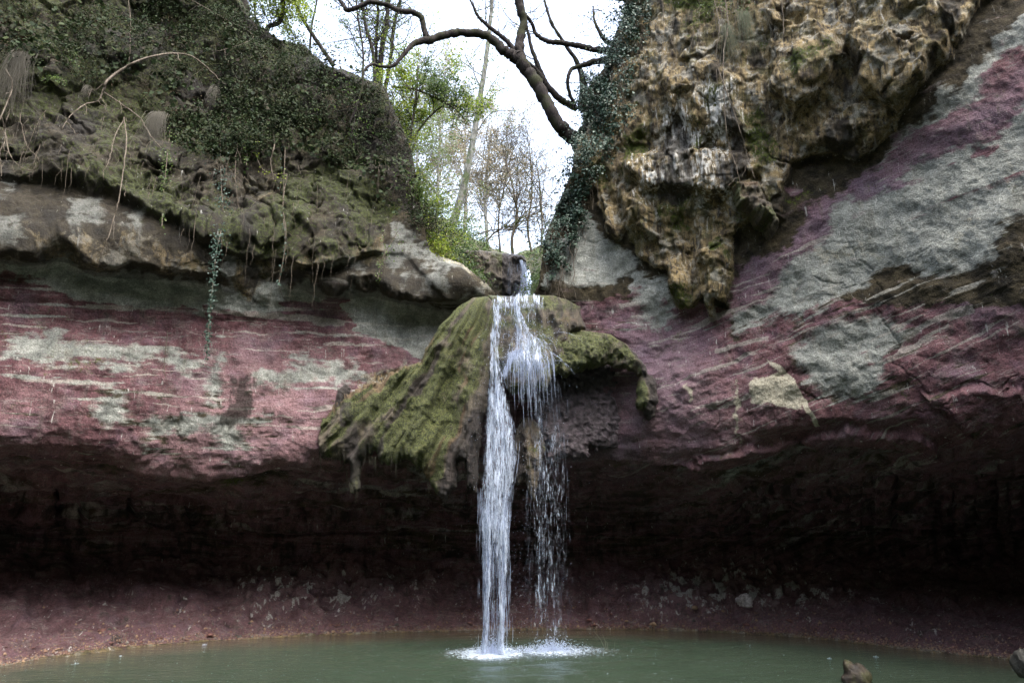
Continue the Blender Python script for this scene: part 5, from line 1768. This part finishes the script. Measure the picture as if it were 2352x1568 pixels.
b1 = bank("left_slope", [[(840, 700, 13), (960, 690, 13.5), (1060, 680, 14), (1130, 690, 14.4)],
                         [(840, 520, 14.5), (950, 575, 14.2), (1040, 610, 14.5), (1115, 655, 15)],
                         [(840, 470, 16), (960, 530, 16.5), (1060, 560, 17), (1120, 600, 18)],
                         [(800, 440, 20), (950, 490, 22), (1060, 535, 24), (1170, 575, 26)]], "steep leafy slope behind the left side of the gap", "slope")
b2 = bank("right_slope", [[(1215, 690, 13), (1240, 690, 13), (1300, 680, 13), (1400, 670, 13)],
                          [(1228, 640, 15), (1250, 610, 15), (1310, 560, 15), (1400, 500, 15)],
                          [(1170, 585, 26), (1240, 570, 24), (1320, 520, 22), (1420, 430, 20)]], "low bank behind the right side of the gap", "slope")


def bank_leaves(p, n, size, mat, name, label, thr=-.1, lift=.35, seed=3):
    rg = np.random.default_rng(seed)
    h, w = p.shape[:2]
    i, j = rg.integers(0, h, n), rg.integers(0, w, n)
    q = p[i, j] + rg.normal(0, .08, (n, 3))
    f = fbm(q, 1.1, 3, off=seed)
    k = f > thr
    q = q[k] + np.stack((0 * f[k], -lift * rg.random(k.sum()), lift * (f[k] - thr) * rg.random(k.sum()) * 2.2), -1)
    mb = MB(); leaves(mb, q, np.tile([0, -.6, .6], (len(q), 1)), size, 4, .7, .3, rg)
    o = mb.build(name, mat)
    return tag(o, label, "undergrowth", None, "stuff")


bank_leaves(b1, 16000, .06, M_GREEN, "slope_foliage", "green leafy cover on the slope behind the gap", -.3, .5, 5)
bank_leaves(b1, 7000, .05, M_DARKLEAF, "ground_cover", "dark ground cover on the slope behind the gap", -.1, .3, 6)
bank_leaves(b2, 5000, .05, M_GREEN, "bank_foliage", "green cover on the low bank right of the upper cascade", -.2, .4, 7)

# upper step with its own little cascade
up_l = shell("upper_ledge", [(1060, 575), (1120, 578), (1180, 585), (1205, 590), (1210, 605), (1200, 615), (1208, 640), (1215, 690), (1060, 700), (1050, 620)], cst(15.6), .3, M_TUFA,
             lambda a, b, p, s_: (.35 + .4 * fbm(p, 3, 3) - .5 * (a > 1155), .2 + .8 * (a > 1155), 0, .8), "dark mossy rock step behind the lip, holding the small upper cascade", "rock", lumps(1.2, 18), 5, back_off=1.4)
casc = empty("upper_cascade", P(1207, 670, 15.1), "small white cascade dropping off the dark step behind the lip", "waterfall")
mb = MB()
cc_ = scurve([(596, 1198), (615, 1203), (640, 1207), (672, 1210)])
ch_ = scurve([(596, 5), (620, 8), (645, 12), (672, 16)])
strands(mb, 90, cc_, ch_, 598, 676, (10, 40), (.002, .007), lambda v: 14.98 + 0 * v, 1.4)
mb.add(*octa(P(1208 + rng.normal(0, 7, 500), 678 - np.abs(rng.normal(0, 22, 500)), 14.95 + rng.normal(0, .1, 500)), rng.uniform(.004, .011, 500)))
o = mb.build("main_stream", M_WATER, casc); o["kind"] = "stuff"
film("water_film", cc_, ch_, 594, 678, lambda v: 15.0 + 0 * v, 3, M_FILM, casc, 20, 2.0, 1.1, 4, 10, 2.)
mb = MB()
strands(mb, 46, lambda v: 1182 + 0 * v, lambda v: 16 + 0 * v, 592, 676, (20, 60), (.002, .004), lambda v: 15.0 + 0 * v, .6)
mb.build("drop_veil", M_VEIL, casc)
# the stream between the two
a, b = np.meshgrid(np.linspace(0, 1, 30), np.linspace(0, 1, 40))
sp_ = np.stack((-.25 + .75 * a + (.25 + .1 * a) * b, 10.9 + 4.3 * b, 5.17 + .02 * b + 0 * a), -1)
sp_[..., 2] += .02 * fbm(sp_, 4, 3)
k = np.arange(a.size).reshape(a.shape)
o = link("stream", mesh_np("stream", sp_.reshape(-1, 3), np.stack((k[:-1, :-1], k[:-1, 1:], k[1:, 1:], k[1:, :-1]), -1).reshape(-1, 4)), M_WATER)
tag(o, "shallow stream running to the lip of the waterfall", "water", None, "structure")

# trees in the gap
tree("ivy_clad_tree", "tall pale leaning trunk with ivy rising through the middle of the gap", [(1040, 518, 21, 21), (1062, 440, 21, 18), (1082, 350, 21, 16), (1100, 240, 21, 14), (1116, 140, 21, 12), (1126, 50, 21, 10), (1133, -40, 21, 8), (1138, -200, 21, 4)], M_GREYB, 31,
     14, 1.6, 2, 900, .09, M_FARGREEN, "bare and leafy trees beyond the gap")
for k_, (pth, lab) in enumerate([
    ([(872, 200, 14.5, 16), (876, 120, 14.5, 14), (888, 50, 14.5, 12), (895, -40, 14.5, 10), (900, -200, 14.5, 6)], "thickest dark stem of the clump on the left rim"),
    ([(862, 195, 14.3, 10), (856, 120, 14.3, 9), (838, 50, 14.3, 8), (828, -30, 14.3, 7)], "thin dark stem of the left rim clump, leaning left"),
    ([(866, 195, 14.7, 9), (864, 100, 14.7, 8), (868, 30, 14.7, 7), (865, -40, 14.7, 6)], "straight thin stem in the middle of the left rim clump"),
    ([(885, 205, 14.9, 11), (898, 130, 14.9, 9), (905, 60, 14.9, 9), (925, -20, 14.9, 7)], "dark stem of the left rim clump, leaning right"),
    ([(832, 190, 14.2, 6), (834, 120, 14.2, 5), (822, 40, 14.2, 5), (815, -30, 14.2, 4)], "thinnest stem left of the left rim clump"),
]):
    tree("slender_tree", lab, pth, M_LIMB, 40 + k_, 22, 1.1, 3, 700, .05, M_YELLOW if k_ % 2 else M_GREEN, "slender stems clumped on the left rim", jit=.06)
tree("leafy_shrub", "bright yellow-green leafy tree on the left rim behind the dark stems", [(945, 560, 14.5, 9), (935, 440, 14.3, 8), (940, 330, 14.0, 7), (955, 230, 13.8, 6), (960, 150, 13.7, 4)], M_BARK, 50,
     30, 1.15, 3, 11000, .056, M_YELLOW, None, "tree", jit=.07, more=([(940, 330, 14, 6), (985, 270, 13.9, 5), (1030, 240, 13.8, 4), (1075, 260, 13.7, 3)], [(935, 440, 14.2, 5), (910, 360, 14.2, 4), (905, 300, 14.2, 3)]))
tree("green_shrub", "darker green spray of leaves reaching towards the pale trunk", [(900, 200, 14.0, 6), (950, 205, 13.8, 5), (1000, 225, 13.7, 5), (1045, 250, 13.6, 4), (1080, 290, 13.5, 2)], M_BARK, 51,
     26, .75, 2, 4200, .05, M_GREEN, None, "tree", jit=.06)
tree("green_shrub", "low green bush at the foot of the left slope above the pale ledge", [(985, 600, 14.0, 5), (980, 540, 13.9, 4), (965, 480, 13.8, 3), (960, 430, 13.8, 2)], M_BARK, 52,
     30, .8, 3, 8000, .045, M_YELLOW, None, "bush", jit=.07)
AUT = [([(1000, 570, 27, 10), (1005, 450, 27, 8), (1010, 330, 27, 6), (1015, 220, 27, 4)], "pale autumn tree left of the leaning trunk"),
       ([(1120, 570, 29, 9), (1115, 470, 29, 8), (1120, 380, 29, 6), (1128, 300, 29, 3)], "brown-leaved autumn tree right of the leaning trunk"),
       ([(1065, 570, 33, 9), (1070, 450, 33, 7), (1068, 350, 33, 5), (1070, 270, 33, 3)], "hazy autumn tree behind the leaning trunk"),
       ([(965, 560, 25, 8), (962, 440, 25, 7), (958, 330, 25, 5), (965, 230, 25, 3)], "pale green-leaved tree at the left side of the gap")]
for k_, (pth, lab) in enumerate(AUT):
    tree("autumn_tree", lab, pth, M_PALE, 60 + k_, 34, 2.3, 3, 11000, .085, M_FARGREEN if k_ == 3 else M_FAR, "bare and leafy trees beyond the gap", jit=.13, minr=.006)
BARE = [([(1178, 590, 19, 8), (1176, 545, 19, 7), (1188, 500, 19, 6), (1180, 440, 19, 4), (1165, 380, 19, 3), (1150, 320, 19, 2)], "small bare tree above the upper cascade"),
        ([(1240, 600, 21, 5), (1245, 520, 21, 4), (1240, 430, 21, 4), (1232, 370, 21, 2)], "thin bare sapling close to the ivy curtain"),
        ([(1225, 600, 23, 6), (1212, 520, 23, 5), (1222, 440, 23, 4), (1215, 330, 23, 2)], "thin bare sapling right of the small bare tree"),
        ([(1150, 590, 22, 5), (1145, 500, 22, 4), (1160, 420, 22, 3), (1168, 330, 22, 2)], "thin bare sapling left of the small bare tree"),
        ([(1100, 580, 20, 4), (1130, 540, 20, 4), (1165, 520, 20, 3), (1200, 530, 20, 2)], "low bare branch slanting right over the upper cascade")]
for k_, (pth, lab) in enumerate(BARE):
    tree("bare_tree", lab, pth, M_BARK, 70 + k_, 26, 1.7, 3, 900, .05, M_FAR, "bare and leafy trees beyond the gap", jit=.06, minr=.006)
# up on the left rim
tree("rim_tree", "crooked young tree on the left rim with a bent trunk and yellow-green leaves", [(612, 80, 11.8, 12), (616, 62, 11.8, 11), (642, 52, 11.8, 10), (650, 20, 11.8, 10), (655, -40, 11.8, 8)], M_LIMB, 80, 18, .8, 3, 5500, .05, M_YELLOW, None, "tree", jit=.07)
tree("rim_tree", "slanting dark trunk on the left rim leaning up to the left", [(765, 150, 12.2, 11), (735, 105, 12.2, 10), (705, 60, 12.2, 9), (680, 15, 12.2, 8), (660, -40, 12.2, 7)], M_LIMB, 81, 9, .6, 2, 700, .045, M_GREEN, None, "tree", jit=.06)
tree("rim_tree", "leafy bush filling the top left corner of the sky", [(590, 60, 12.6, 6), (585, 20, 12.6, 5), (590, -40, 12.6, 4)], M_LIMB, 82, 16, .9, 3, 4200, .06, M_YELLOW, None, "bush", jit=.08)
tree("rim_tree", "thin upright stem between the bush and the slanting trunk", [(712, 110, 12.4, 6), (716, 60, 12.4, 5), (728, 0, 12.4, 4), (730, -60, 12.4, 3)], M_LIMB, 83, 7, .6, 2, 400, .045, M_GREEN, None, "tree", jit=.06)
tree("rim_tree", "dark twisted trunk rising at the head of the left slope", [(560, 45, 11.4, 22), (566, 20, 11.4, 18), (558, -10, 11.4, 16), (560, -60, 11.4, 12)], M_LIMB, 84, 8, .8, 3, 900, .05, M_GREEN, None, "tree", jit=.07)

# dry stalks standing in the pool
mb = MB()
for (u0, v0, u1, v1) in ((1393, 1492, 1384, 1455), (1393, 1492, 1364, 1448), (1408, 1494, 1412, 1472), (1396, 1490, 1392, 1470)):
    y = float(Yz(1494, 0))
    a_ = P(u0, v0, y); b_ = P(u1, v1, y)
    mb.tube(np.array([a_ - [0, 0, .03], (a_ + b_) / 2 + [.01, 0, .01], b_]), [.004, .003, .0015], 4)
tag(mb.build("dry_stalks", M_DRY), "dry stalks standing in the pool right of the splash", "stalks")
